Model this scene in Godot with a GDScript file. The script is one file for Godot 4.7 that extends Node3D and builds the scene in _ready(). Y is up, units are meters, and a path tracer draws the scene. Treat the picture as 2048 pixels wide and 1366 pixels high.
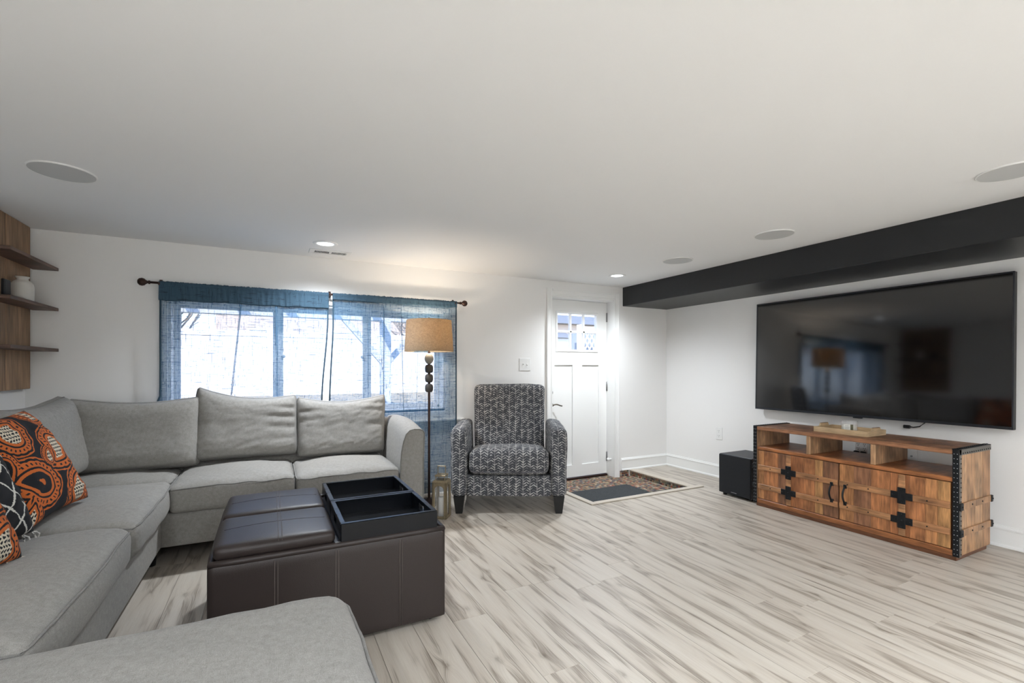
extends Node3D
# A basement living room: x runs along the window wall, z towards the viewer, y up; metres.
const XL := -1.514      # left wall
const XR := 4.523       # wall with the television
const ZB := -4.454      # wall with the window and the door
const ZF := 3.2         # wall behind the viewer
const H := 2.212        # ceiling
const CAM := Vector3(0, 1.238, 0)

var M := {}
var origin := {}
var used := {}
var rng := RandomNumberGenerator.new()


# light levels
const EXPOSURE := 1.45
const SKY_ENERGY := 3.8
const SUN_ENERGY := 2.4
const CAN_ENERGY := 2.75         # lamps behind the viewer
const CAN_ENERGY_NEAR := 3.1     # the two by the window wall
const CAN_COLOR := Color(0.945, 0.972, 1.0)
const LAMP_ENERGY := 0.26


# ---------------------------------------------------------------- camera, sky, sun, exposure, then the place
func _ready() -> void:
	var cam := Camera3D.new()
	cam.name = "camera"
	cam.projection = Camera3D.PROJECTION_FRUSTUM
	cam.near = 0.05
	cam.far = 200.0
	cam.size = 2.0 * cam.near * 683.0 / 940.098
	cam.frustum_offset = Vector2(0, cam.near * 53.0 / 940.098)
	cam.position = CAM
	cam.rotation.y = -deg_to_rad(27.2412)
	add_child(cam)
	cam.current = true

	var env := Environment.new()
	env.background_mode = Environment.BG_SKY
	var sky := Sky.new()
	var sm := ProceduralSkyMaterial.new()
	sm.sky_top_color = Color(0.52, 0.68, 0.92)
	sm.sky_horizon_color = Color(0.86, 0.91, 0.97)
	sm.ground_horizon_color = Color(0.75, 0.77, 0.78)
	sm.ground_bottom_color = Color(0.45, 0.43, 0.40)
	sky.sky_material = sm
	env.sky = sky
	env.background_energy_multiplier = SKY_ENERGY
	env.tonemap_mode = Environment.TONE_MAPPER_LINEAR
	env.tonemap_exposure = EXPOSURE
	env.sdfgi_enabled = true
	env.ssao_enabled = true
	env.ssil_enabled = true
	var we := WorldEnvironment.new()
	we.name = "environment"
	we.environment = env
	add_child(we)

	var sun := DirectionalLight3D.new()
	sun.name = "sun"
	sun.rotation = Vector3(deg_to_rad(-42), deg_to_rad(-28), 0)   # from behind the house, over its roof
	sun.light_color = Color(1.0, 0.96, 0.90)
	sun.light_energy = SUN_ENERGY
	sun.light_angular_distance = 0.6
	sun.shadow_enabled = true
	add_child(sun)

	make_materials()
	more_materials()
	build_room()
	ceiling_things()
	sofa()
	back_cushions()
	throw_pillows()
	ottoman()
	trays()
	armchair()
	floor_lamp()
	lantern()
	curtains()
	television()
	console()
	on_console()
	subwoofer()
	wall_plates()
	shelves()
	door_mat()
	outdoors()


# ---------------------------------------------------------------- naming and nodes
func numbered(n: String) -> String:
	if not used.has(n):
		used[n] = 0
		return n
	used[n] += 1
	return "%s_%03d" % [n, used[n]]

func metas(o: Node, label := "", category := "", group := "", kind := "") -> void:
	if label: o.set_meta("label", label)
	if category: o.set_meta("category", category)
	if group: o.set_meta("group", group)
	if kind: o.set_meta("kind", kind)

# a thing whose parts are modelled in room coordinates
func thing(called: String, at: Vector3, label: String, category: String, group := "") -> Node3D:
	var o := Node3D.new()
	o.name = numbered(called)
	o.position = at
	metas(o, label, category, group)
	add_child(o)
	origin[o] = at
	return o

# a thing whose parts are modelled in its own axes
func own(called: String, at: Vector3, turn: Vector3, label: String, category: String, group := "") -> Node3D:
	var o := Node3D.new()
	o.name = numbered(called)
	o.position = at
	o.rotation = turn
	metas(o, label, category, group)
	add_child(o)
	return o

func shell(called: String) -> Node3D:
	var o := Node3D.new()
	o.name = numbered(called)
	o.set_meta("kind", "structure")
	add_child(o)
	return o

func put(st: SurfaceTool, called: String, m: Material, parent: Node = self, smooth := false) -> MeshInstance3D:
	var o := MeshInstance3D.new()
	if smooth:
		st.index()
	st.generate_normals()
	o.mesh = st.commit()
	o.material_override = m
	if parent == self:
		o.name = numbered(called)
		add_child(o)
	else:
		o.name = called
		if origin.has(parent):
			o.position = -origin[parent]
		parent.add_child(o, true)
	return o

func structure(st: SurfaceTool, called: String, m: Material, parent: Node = self) -> MeshInstance3D:
	var o := put(st, called, m, parent)
	if parent == self:
		o.set_meta("kind", "structure")
	return o

func sub(st: SurfaceTool, called: String, m: Material, parent: Node, label: String) -> MeshInstance3D:
	var o := put(st, called, m, parent)
	o.set_meta("label", label)
	return o


# ---------------------------------------------------------------- shapes
func S(flat := true) -> SurfaceTool:
	var s := SurfaceTool.new()
	s.begin(Mesh.PRIMITIVE_TRIANGLES)
	s.set_smooth_group(0xFFFFFFFF if flat else 1)
	return s

func v3(v: Vector3) -> Vector3:
	return v.snapped(Vector3(1e-5, 1e-5, 1e-5))

# a triangle that faces out along n
func tri(s: SurfaceTool, a: Vector3, b: Vector3, c: Vector3, n: Vector3) -> void:
	if (a - c).cross(a - b).dot(n) < 0.0:
		var k := b
		b = c
		c = k
	s.add_vertex(v3(a))
	s.add_vertex(v3(b))
	s.add_vertex(v3(c))

func quad(s: SurfaceTool, a: Vector3, b: Vector3, c: Vector3, d: Vector3, n: Vector3) -> void:
	tri(s, a, b, c, n)
	tri(s, a, c, d, n)

# box with chamfered edges between two corners, or about a frame
func bx(s: SurfaceTool, lo: Vector3, hi: Vector3, bevel := 0.003, frame := Transform3D()) -> void:
	var c := (lo + hi) / 2.0
	var h := (hi - lo).abs() / 2.0
	var b: float = minf(bevel, minf(h.x, minf(h.y, h.z)) * 0.9)
	s.set_smooth_group(0xFFFFFFFF)
	var P := func(sx: float, sy: float, sz: float, ax: int) -> Vector3:
		var q := Vector3(h.x - b, h.y - b, h.z - b)
		q[ax] = h[ax]
		return frame * (c + q * Vector3(sx, sy, sz))
	var nrm := frame.basis
	for ax in 3:
		var i := (ax + 1) % 3
		var j := (ax + 2) % 3
		for sg in [-1.0, 1.0]:
			var pts := []
			for k in [[-1.0, -1.0], [1.0, -1.0], [1.0, 1.0], [-1.0, 1.0]]:
				var q := Vector3.ZERO
				q[ax] = sg
				q[i] = k[0]
				q[j] = k[1]
				pts.append(P.call(q.x, q.y, q.z, ax))
			var n := Vector3.ZERO
			n[ax] = sg
			quad(s, pts[0], pts[1], pts[2], pts[3], nrm * n)
	if b <= 0.0:
		return
	for ax in 3:
		var i := (ax + 1) % 3
		var j := (ax + 2) % 3
		for si in [-1.0, 1.0]:
			for sj in [-1.0, 1.0]:
				var q := Vector3.ZERO
				q[i] = si
				q[j] = sj
				var n := nrm * q
				var q0 := q
				q0[ax] = -1.0
				var q1 := q
				q1[ax] = 1.0
				quad(s, P.call(q0.x, q0.y, q0.z, i), P.call(q1.x, q1.y, q1.z, i), P.call(q1.x, q1.y, q1.z, j), P.call(q0.x, q0.y, q0.z, j), n)
	for sx in [-1.0, 1.0]:
		for sy in [-1.0, 1.0]:
			for sz in [-1.0, 1.0]:
				tri(s, P.call(sx, sy, sz, 0), P.call(sx, sy, sz, 1), P.call(sx, sy, sz, 2), nrm * Vector3(sx, sy, sz))

func box(lo: Vector3, hi: Vector3, bevel := 0.003) -> SurfaceTool:
	var s := S()
	bx(s, lo, hi, bevel)
	return s

# rounded, crowned box: cushions and upholstery
func puff(s: SurfaceTool, lo: Vector3, hi: Vector3, r: float, crown: Vector3, n := 12, warp = null) -> void:
	s.set_smooth_group(1)
	var c := (lo + hi) / 2.0
	var h := (hi - lo) / 2.0
	var inner := (h - Vector3(r, r, r)).max(Vector3(0.001, 0.001, 0.001))
	for ax in 3:
		var i := (ax + 1) % 3
		var j := (ax + 2) % 3
		for sg in [-1.0, 1.0]:
			var g := []
			for a in n + 1:
				for b in n + 1:
					var q := Vector3.ZERO
					q[ax] = sg
					q[i] = sin((2.0 * a / n - 1.0) * PI / 2)
					q[j] = sin((2.0 * b / n - 1.0) * PI / 2)
					var p := q * h
					var k := p.clamp(-inner, inner)
					var d := p - k
					if d.length() > 1e-6:
						p = k + d.normalized() * r
					var f := p / h
					var w := Vector3(1 - f.x * f.x, 1 - f.y * f.y, 1 - f.z * f.z).max(Vector3.ZERO)
					p += Vector3(crown.x * f.x * w.y * w.z, crown.y * f.y * w.x * w.z, crown.z * f.z * w.x * w.y)
					p += c
					if warp != null:
						p = warp.call(p)
					g.append(v3(p))
			for a in n:
				for b in n:
					var p0: Vector3 = g[a * (n + 1) + b]
					var p1: Vector3 = g[(a + 1) * (n + 1) + b]
					var p2: Vector3 = g[(a + 1) * (n + 1) + b + 1]
					var p3: Vector3 = g[a * (n + 1) + b + 1]
					var out := Vector3.ZERO
					out[ax] = sg
					var mid := (p0 + p2) / 2.0 - c
					quad(s, p0, p1, p2, p3, out + mid.normalized() * 0.2)

func tube(s: SurfaceTool, pts: Array, r: float, sides := 6, closed := false) -> void:
	s.set_smooth_group(1)
	var n := pts.size()
	var rings := []
	for k in n:
		var prev: Vector3 = pts[(k - 1 + n) % n] if closed or k > 0 else pts[k]
		var next: Vector3 = pts[(k + 1) % n] if closed or k < n - 1 else pts[k]
		var t := (next - prev).normalized()
		var u := t.cross(Vector3.UP)
		if u.length() < 0.05:
			u = t.cross(Vector3.RIGHT)
		u = u.normalized()
		var v := t.cross(u).normalized()
		var ring := []
		for a in sides:
			var th := TAU * a / sides
			ring.append(pts[k] + (u * cos(th) + v * sin(th)) * r)
		rings.append(ring)
	for k in (n if closed else n - 1):
		var A: Array = rings[k]
		var B: Array = rings[(k + 1) % n]
		# line the rings up where the frame flips
		var best := 0
		var bd := 1e9
		for o in sides:
			var d: float = A[0].distance_squared_to(B[o])
			if d < bd:
				bd = d
				best = o
		var dir := 1 if A[1].distance_squared_to(B[(best + 1) % sides]) <= A[1].distance_squared_to(B[(best - 1 + sides) % sides]) else -1
		for a in sides:
			var b0: Vector3 = B[posmod(best + dir * a, sides)]
			var b1: Vector3 = B[posmod(best + dir * (a + 1), sides)]
			var a0: Vector3 = A[a]
			var a1: Vector3 = A[(a + 1) % sides]
			var mid: Vector3 = (a0 + a1) / 2.0 - pts[k]
			quad(s, a0, a1, b1, b0, mid)
	if not closed:
		for e in [0, n - 1]:
			var ring: Array = rings[e]
			var out: Vector3 = (pts[0] - pts[1]) if e == 0 else (pts[n - 1] - pts[n - 2])
			for a in range(1, sides - 1):
				tri(s, ring[0], ring[a], ring[a + 1], out)

# turned shape: [radius, height] pairs from the bottom up
func lathe(s: SurfaceTool, at: Vector3, prof: Array, segs := 24, frame := Basis()) -> void:
	s.set_smooth_group(1)
	for k in prof.size() - 1:
		var r0: float = prof[k][0]
		var y0: float = prof[k][1]
		var r1: float = prof[k + 1][0]
		var y1: float = prof[k + 1][1]
		for a in segs:
			var t0 := TAU * a / segs
			var t1 := TAU * (a + 1) / segs
			var d0 := Vector3(cos(t0), 0, sin(t0))
			var d1 := Vector3(cos(t1), 0, sin(t1))
			var n := frame * ((d0 + d1) * (y1 - y0) + Vector3(0, (r0 - r1) * 2.0, 0))
			var A := at + frame * (d0 * r0 + Vector3(0, y0, 0))
			var B := at + frame * (d1 * r0 + Vector3(0, y0, 0))
			var C := at + frame * (d1 * r1 + Vector3(0, y1, 0))
			var D := at + frame * (d0 * r1 + Vector3(0, y1, 0))
			if r0 > 1e-6:
				tri(s, A, B, C, n)
			if r1 > 1e-6:
				tri(s, A, C, D, n)

# flat outline pushed to a thickness; frame puts its x, y, z
func extrude(s: SurfaceTool, poly: PackedVector2Array, depth: float, frame: Transform3D, smooth_side := false) -> void:
	var idx := Geometry2D.triangulate_polygon(poly)
	s.set_smooth_group(0xFFFFFFFF)
	for k in range(0, idx.size(), 3):
		for z in [0.0, depth]:
			tri(s, frame * Vector3(poly[idx[k]].x, poly[idx[k]].y, z), frame * Vector3(poly[idx[k + 1]].x, poly[idx[k + 1]].y, z), frame * Vector3(poly[idx[k + 2]].x, poly[idx[k + 2]].y, z), frame.basis.z * (1.0 if z > 0.0 else -1.0) * signf(depth))
	if smooth_side:
		s.set_smooth_group(2)
	var cw := Geometry2D.is_polygon_clockwise(poly)
	for k in poly.size():
		var a := poly[k]
		var b := poly[(k + 1) % poly.size()]
		var e := b - a
		var n2 := Vector2(e.y, -e.x) * (-1.0 if cw else 1.0)
		quad(s, frame * Vector3(a.x, a.y, 0), frame * Vector3(b.x, b.y, 0), frame * Vector3(b.x, b.y, depth), frame * Vector3(a.x, a.y, depth), frame.basis * Vector3(n2.x, n2.y, 0))

# stuffed pillow in its own axes: w by h in xy, thickness t along z; lift moves the four corners (bl, br, tr, tl)
func pillow_point(u: float, v: float, side: float, d: Dictionary) -> Vector3:
	var w: float = d.w
	var h: float = d.h
	var pin: float = d.get("pin", 0.05)
	var e := (1.0 - pow(absf(u), d.get("box", 4.0))) * (1.0 - pow(absf(v), d.get("box", 4.0)))
	var p := Vector3(w / 2 * u * (1.0 - pin * (1.0 - v * v) * absf(u)), h / 2 * v * (1.0 - pin * (1.0 - u * u) * absf(v)), side * d.t / 2 * pow(maxf(e, 0.0), d.get("power", 0.45)))
	var rc: float = 1.0 - d.get("round", 0.0) * pow(absf(u * v), 5.0)
	p.x *= rc
	p.y *= rc
	var ed: float = d.get("edge", 0.0)
	p.z = p.z * (1.0 - ed) + side * d.t / 2 * ed
	var lift: Array = d.get("lift", [Vector3.ZERO, Vector3.ZERO, Vector3.ZERO, Vector3.ZERO])
	var ku := [(1 - u) / 2, (1 + u) / 2, (1 + u) / 2, (1 - u) / 2]
	var kv := [(1 - v) / 2, (1 - v) / 2, (1 + v) / 2, (1 + v) / 2]
	for k in 4:
		p += lift[k] * pow(ku[k], 2.0) * pow(kv[k], 1.5)
	var noise: FastNoiseLite = d.noise
	var amp: float = d.get("wrinkle", 0.006)
	var edge := minf(1.0, e * 3.0)
	p.z += side * amp * edge * (noise.get_noise_2d(u * 55.0 * w, v * 110.0 * h + side * 40.0) + 1.3 * noise.get_noise_2d(u * 20.0, v * 20.0 + 90.0 * side))
	for c in d.get("creases", []):
		# soft folds running in from a side: side, height, slope, length, depth
		var along: float = c[0] * u
		if along > 1.0 - 2.0 * c[3]:
			var k = (v - c[1] - c[2] * (1.0 - along)) / 0.075
			p.z -= side * c[4] * exp(-k * k) * smoothstep(1.0 - 2.0 * c[3], 1.0, along) * edge
	p.y -= d.get("sag", 0.0) * (1.0 - u * u) * clampf(v, 0, 1)
	p.z += d.get("belly", 0.0) * side * edge * maxf(0.0, -v)
	return p

func pillow(s: SurfaceTool, d: Dictionary, n := 22) -> void:
	s.set_smooth_group(1)
	for side in [1.0, -1.0]:
		for a in n:
			for b in n:
				var q := []
				var uv := []
				for k in [[0, 0], [1, 0], [1, 1], [0, 1]]:
					var u := sin((2.0 * (a + k[0]) / n - 1.0) * PI / 2)
					var v := sin((2.0 * (b + k[1]) / n - 1.0) * PI / 2)
					q.append(v3(pillow_point(u, v, side, d)))
					uv.append(Vector2((u + 1) / 2, (1 - v) / 2))
				for t in [[0, 1, 2], [0, 2, 3]]:
					var o: Array = t.duplicate()
					if (q[o[0]] - q[o[2]]).cross(q[o[0]] - q[o[1]]).z * side < 0.0:
						o = [t[0], t[2], t[1]]
					for k in o:
						s.set_uv(uv[k])
						s.add_vertex(q[k])

func pillow_gusset(s: SurfaceTool, d: Dictionary, n := 20) -> void:
	s.set_smooth_group(1)
	for e in 4:
		for k in n:
			var t0 := sin((2.0 * k / n - 1) * PI / 2)
			var t1 := sin((2.0 * (k + 1) / n - 1) * PI / 2)
			var a: Vector2 = [Vector2(t0, -1), Vector2(1, t0), Vector2(t0, 1), Vector2(-1, t0)][e]
			var b: Vector2 = [Vector2(t1, -1), Vector2(1, t1), Vector2(t1, 1), Vector2(-1, t1)][e]
			var out: Vector3 = [Vector3.DOWN, Vector3.RIGHT, Vector3.UP, Vector3.LEFT][e]
			var p0 := pillow_point(a.x, a.y, 1.0, d)
			var p1 := pillow_point(b.x, b.y, 1.0, d)
			var q1 := pillow_point(b.x, b.y, -1.0, d)
			var q0 := pillow_point(a.x, a.y, -1.0, d)
			var m0 := (p0 + q0) / 2 + out * 0.012
			var m1 := (p1 + q1) / 2 + out * 0.012
			quad(s, p0, p1, m1, m0, out)
			quad(s, m0, m1, q1, q0, out)

func pillow_welt(s: SurfaceTool, d: Dictionary, r: float, n := 20) -> void:
	var pts := []
	for k in n:
		pts.append(pillow_point(sin((2.0 * k / n - 1) * PI / 2), -1.0, 1.0, d))
	for k in n:
		pts.append(pillow_point(1.0, sin((2.0 * k / n - 1) * PI / 2), 1.0, d))
	for k in n:
		pts.append(pillow_point(-sin((2.0 * k / n - 1) * PI / 2), 1.0, 1.0, d))
	for k in n:
		pts.append(pillow_point(-1.0, -sin((2.0 * k / n - 1) * PI / 2), 1.0, d))
	tube(s, pts, r, 6, true)

func noise_of(seed_: int, freq: float, octaves := 3) -> FastNoiseLite:
	var n := FastNoiseLite.new()
	n.seed = seed_
	n.noise_type = FastNoiseLite.TYPE_SIMPLEX_SMOOTH
	n.frequency = freq
	n.fractal_octaves = octaves
	return n


# ---------------------------------------------------------------- materials
func mat(c: Color, rough := 0.6, metal := 0.0) -> StandardMaterial3D:
	var m := StandardMaterial3D.new()
	m.albedo_color = c
	m.roughness = rough
	m.metallic = metal
	return m

func rgb(r: int, g: int, b: int) -> Color:
	return Color8(r, g, b)

func textured(img: Image, per_metre: float, rough := 0.6, tint := Color.WHITE) -> StandardMaterial3D:
	var m := mat(tint, rough)
	m.albedo_texture = ImageTexture.create_from_image(img)
	m.uv1_triplanar = true
	m.uv1_triplanar_sharpness = 8.0
	m.uv1_scale = Vector3.ONE * per_metre
	return m

func tinted(m: StandardMaterial3D, c: Color, shift := Vector3.ZERO) -> StandardMaterial3D:
	var k: StandardMaterial3D = m.duplicate()
	k.albedo_color = c
	k.uv1_offset = shift
	return k

func paint(w: int, h: int, f: Callable, alpha := false) -> Image:
	var img := Image.create(w, h, false, Image.FORMAT_RGBA8 if alpha else Image.FORMAT_RGB8)
	for y in h:
		for x in w:
			img.set_pixel(x, y, f.call(x, y))
	return img

func heather(seed_: int, size: int, contrast: float, cross: float) -> Image:
	var r := RandomNumberGenerator.new()
	r.seed = seed_
	var cols := PackedFloat32Array()
	cols.resize(size * size)
	for k in 5200:
		var x := r.randi() % size
		var y := r.randi() % size
		var a := r.randf_range(-1, 1)
		var l := r.randi_range(4, 26)
		var up := r.randf() < cross
		for i in l:
			var px := x if up else (x + i) % size
			var py := (y + i) % size if up else y
			cols[py * size + px] += a
	var soft := noise_of(seed_ + 3, 0.02, 3).get_seamless_image(size, size)
	return paint(size, size, func(x, y):
		var g: float = 1.0 + contrast * (clampf(cols[y * size + x], -1.5, 1.5) * 0.6 + r.randf_range(-0.8, 0.8)) + 0.10 * (soft.get_pixel(x, y).r - 0.5)
		g = clampf(g * 0.86, 0, 1)
		return Color(g, g, g))

# wood grain along the picture's height, in grey to be tinted
func grain(seed_: int, w: int, h: int, streak: float, contrast: float, ringy := 0.35) -> Image:
	var n1 := noise_of(seed_, 1.0, 4)
	var n2 := noise_of(seed_ + 1, 1.0, 2)
	return paint(w, h, func(x, y):
		var fx := float(x) / w
		var fy := float(y) / h
		# wrapped by blending the far edge in
		var g := 0.0
		var bw := smoothstep(0.85, 1.0, fx)
		var bh := smoothstep(0.85, 1.0, fy)
		for q in [[fx, fy, (1 - bw) * (1 - bh)], [fx - 1, fy, bw * (1 - bh)], [fx, fy - 1, (1 - bw) * bh], [fx - 1, fy - 1, bw * bh]]:
			if q[2] <= 0.001: continue
			var warp: float = n2.get_noise_2d(q[0] * 2.0, q[1] * 1.1)
			var rings := 0.5 + 0.5 * sin((q[0] * 5.0 + warp * 1.6) * TAU)
			g += q[2] * (0.45 * n1.get_noise_2d(q[0] * streak, q[1] * 0.9) + ringy * (rings - 0.5) + 0.45 * n1.get_noise_2d(q[0] * streak * 4.0, q[1] * 4.0) + 0.5 * n2.get_noise_2d(q[0] * 3.0 + 7.0, q[1] * 1.4))
		g = clampf(0.78 + contrast * g, 0.05, 1)
		return Color(g, g, g))

# eight floor boards side by side
func boards() -> Image:
	var lane := 160
	var hh := 1024
	var na := noise_of(11, 1.0, 4)
	var nb := noise_of(12, 1.0, 2)
	var nc := noise_of(13, 1.0, 3)
	var r := RandomNumberGenerator.new()
	r.seed = 5
	var img := Image.create(lane * 8, hh, false, Image.FORMAT_RGB8)
	var light := Color(0.83, 0.815, 0.79)
	var mid := Color(0.76, 0.73, 0.695)
	var dark := Color(0.47, 0.435, 0.40)
	for k in 8:
		var tone := r.randf_range(-0.22, 0.16)
		var knots := []
		for q in r.randi_range(0, 2):
			knots.append(Vector3(r.randf_range(0.15, 0.85), r.randf_range(0.05, 0.95), r.randf_range(0.5, 1.0)))
		var off := k * 31.7
		var centre := r.randf_range(0.2, 0.8)
		for y in hh:
			var fy := float(y) / hh
			for x in lane:
				var fx := float(x) / lane
				var gx := fx
				var kd := 0.0
				for q in knots:
					var dx: float = (fx - q.x) * 3.4
					var dy: float = (fy - q.y) * 11.0
					var d := dx * dx + dy * dy
					if d < 4.0:
						var e = exp(-d * 2.2) * q.z
						kd += exp(-d * 14.0) * q.z * (0.55 + 0.5 * na.get_noise_2d(fx * 20.0, fy * 30.0 + off))
						gx += e * 0.16 * signf(fx - q.x)
				var warp := nb.get_noise_2d(gx * 1.6 + off, fy * 2.4)
				var cath := absf(gx - centre + 0.20 * nb.get_noise_2d(off, fy * 1.6)) * 5.0 + warp * 1.0 + fy * 1.0
				var ring := pow(0.5 + 0.5 * sin(cath * 9.0), 3.0)
				var fine := na.get_noise_2d(gx * 34.0 + off, fy * 5.0)
				var streak := nc.get_noise_2d(gx * 2.0 + off, fy * 1.1 + off)
				var broad := smoothstep(0.02, 0.5, streak + 0.35 * nb.get_noise_2d(gx * 6.0 + off, fy * 1.8 + 50.0))
				var t := clampf(0.40 - tone - 0.5 * streak + 0.0, 0, 1)
				var col := light.lerp(mid, clampf(1.0 - t * 1.25 + ring * 0.12 + fine * 0.45, 0, 1) * 0.85)
				col = col.lerp(dark, clampf(broad * (0.36 + fine * 0.55 + ring * 0.12), 0, 0.62) + clampf(kd, 0, 0.7))
				var edge := minf(fx, 1.0 - fx) * lane
				if edge < 1.5:
					col = col.darkened(0.10)
				img.set_pixel(k * lane + x, y, col)
	return img

func make_materials() -> void:
	M.wall = mat(rgb(240, 239, 237), 0.75)
	M.ceiling = mat(rgb(239, 239, 238), 0.85)
	M.trim = mat(rgb(240, 240, 238), 0.38)
	M.door = mat(rgb(238, 238, 236), 0.4)
	M.black_paint = mat(rgb(28, 30, 33), 0.42)
	M.nickel = mat(rgb(120, 114, 104), 0.35, 0.9)
	M.steel = mat(rgb(150, 150, 150), 0.4, 0.8)
	M.bronze = mat(rgb(62, 44, 38), 0.4, 0.6)
	M.iron = mat(rgb(30, 32, 35), 0.5, 0.5)
	M.black = mat(rgb(18, 18, 19), 0.5)
	M.white = mat(rgb(236, 236, 234), 0.45)
	M.glass = mat(Color(1, 1, 1, 0.06), 0.02)
	M.glass.transparency = BaseMaterial3D.TRANSPARENCY_ALPHA
	M.vinyl = mat(rgb(238, 238, 238), 0.5)
	M.grille = mat(rgb(196, 197, 196), 0.85)
	M.slot = mat(rgb(60, 62, 64), 0.8)

	# upholstery
	M.sofa = textured(heather(21, 512, 0.20, 0.5), 3.2, 0.95, rgb(163, 160, 155))
	M.sofa.rim_enabled = true
	M.sofa.rim = 0.25
	M.sofa_welt = tinted(M.sofa, rgb(142, 140, 136))
	M.burlap = textured(heather(33, 512, 0.6, 0.5), 3.0, 0.95, rgb(206, 194, 172))
	M.burlap.backlight_enabled = true
	M.burlap.backlight = Color(1.0, 0.92, 0.80)

	# floor
	M.floor = mat(rgb(238, 233, 226), 0.42)
	M.floor.albedo_texture = ImageTexture.create_from_image(boards())
	M.nosing = mat(rgb(196, 186, 172), 0.45)

	# woods
	var g := grain(51, 512, 512, 20.0, 0.34, 0.22)
	var gr: Image = g.duplicate()
	gr.rotate_90(CLOCKWISE)
	M.mango = textured(g, 2.6, 0.42, rgb(196, 130, 78))
	M.mango_flat = textured(gr, 2.6, 0.42, rgb(190, 122, 74))
	M.mango_light = textured(g, 2.3, 0.5, rgb(212, 166, 124))
	M.mango_dark = textured(gr, 2.6, 0.4, rgb(142, 92, 62))
	var pg := grain(61, 256, 256, 16.0, 0.16, 0.1)
	pg.rotate_90(CLOCKWISE)
	M.shelf_wood = textured(gr, 2.2, 0.5, rgb(116, 88, 74))
	M.board_wood = textured(grain(57, 512, 512, 11.0, 0.32, 0.08), 1.1, 0.55, rgb(186, 148, 112))
	M.pine = textured(pg, 3.0, 0.55, rgb(252, 218, 172))

	# brown leather
	var ln := noise_of(71, 0.09, 4).get_seamless_image(256, 256)
	ln.convert(Image.FORMAT_RGBA8)
	ln.bump_map_to_normal_map(2.0)
	M.leather = mat(rgb(48, 41, 39), 0.42)
	M.leather.metallic_specular = 0.4
	M.leather.normal_enabled = true
	M.leather.normal_texture = ImageTexture.create_from_image(ln)
	M.leather.normal_scale = 0.35
	M.leather.uv1_triplanar = true
	M.leather.uv1_scale = Vector3.ONE * 9.0
	M.stitch = mat(rgb(84, 74, 70), 0.6)
	M.tray_black = mat(rgb(10, 13, 18), 0.25)
	M.tray_black.metallic_specular = 0.35

	# sheer blue linen: alpha is the openness of the weave
	var r := RandomNumberGenerator.new()
	r.seed = 81
	var sz := 1024
	var slub := PackedFloat32Array()
	slub.resize(sz * sz)
	for k in 1250:
		var x := r.randi() % sz
		var y := r.randi() % sz
		var up := r.randf() < 0.45
		var l := int(pow(r.randf(), 2.0) * 110) + 14
		var wd := 2 + (r.randi() % 2)
		var a := r.randf_range(0.35, 1.0)
		for i in l:
			var fade := 1.0 - pow(absf(2.0 * i / l - 1.0), 4.0)
			for j in wd:
				var px := (x + j) % sz if up else (x + i) % sz
				var py := (y + i) % sz if up else (y + j) % sz
				slub[py * sz + px] = maxf(slub[py * sz + px], a * fade)
	var thread_x := PackedFloat32Array()
	var thread_y := PackedFloat32Array()
	for k in sz:
		thread_x.append(r.randf_range(-1, 1))
		thread_y.append(r.randf_range(-1, 1))
	var weave := paint(sz, sz, func(x, y):
		var s: float = slub[y * sz + x]
		var a: float = 0.49 + 0.08 * thread_x[x] + 0.08 * thread_y[y] + 0.06 * r.randf_range(-1, 1)
		a = clampf(lerpf(a, 1.0, s), 0, 1)
		var c := Color(0.35, 0.525, 0.655).lerp(Color(0.12, 0.20, 0.30), s * 0.8)
		c.a = a
		return c, true)
	M.sheer = mat(Color.WHITE, 0.9)
	M.sheer.albedo_texture = ImageTexture.create_from_image(weave)
	M.sheer.transparency = BaseMaterial3D.TRANSPARENCY_ALPHA
	M.sheer.uv1_scale = Vector3(1.25, 1.25, 1)
	M.sheer.cull_mode = BaseMaterial3D.CULL_DISABLED
	M.sheer.backlight_enabled = true
	M.sheer.backlight = Color(0.9, 0.9, 0.9)
	var thick := weave.duplicate()
	thick.convert(Image.FORMAT_RGB8)
	M.hem = mat(rgb(165, 158, 152), 0.9)
	M.hem.albedo_texture = ImageTexture.create_from_image(thick)
	M.hem.uv1_scale = Vector3(1.25, 1.25, 1)
	M.hem.cull_mode = BaseMaterial3D.CULL_DISABLED
	M.hem.backlight_enabled = true
	M.hem.backlight = Color(0.2, 0.22, 0.24)

	# armchair: broken chevrons and dotted lines on slate velvet
	var worn := noise_of(91, 0.012, 3)
	var fine := noise_of(92, 0.22, 2)
	var chev := paint(768, 768, func(x, y):
		var cw := 96.0
		var u := fmod(float(x), cw) / cw
		var rise := absf(u - 0.5) * 2.0
		var ph := fmod(float(y) - rise * 32.0 + 768.0, 34.909) / 34.909
		var w: float = worn.get_noise_2d(x, y)
		var f: float = fine.get_noise_2d(x, y)
		var on := 0.0
		if absf(ph - 0.5) < 0.15 + 0.10 * f + 0.06 * w: on = clampf(0.50 + 1.5 * w + 1.1 * f, 0, 1)
		if minf(u, 1.0 - u) < 0.05: on = maxf(on, clampf(0.70 + 0.9 * w + 1.3 * f, 0, 1) * (1.0 if fmod(float(y), 16.0) < 11.0 else 0.35))
		var scratch: float = absf(worn.get_noise_2d(x * 1.7 + 900, y * 3.0))
		if scratch < 0.014 and w > 0.0: on = maxf(on, 0.9)
		var base := Color(0.19, 0.20, 0.225).lerp(Color(0.29, 0.295, 0.32), clampf(0.5 + f * 0.9, 0, 1))
		var pale := Color(0.86, 0.855, 0.835)
		return base.lerp(pale, on * 0.92))
	M.chevron = textured(chev, 2.1, 0.85)
	M.velvet = textured(heather(95, 256, 0.16, 0.5), 6.0, 0.85, rgb(124, 124, 131))
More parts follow.
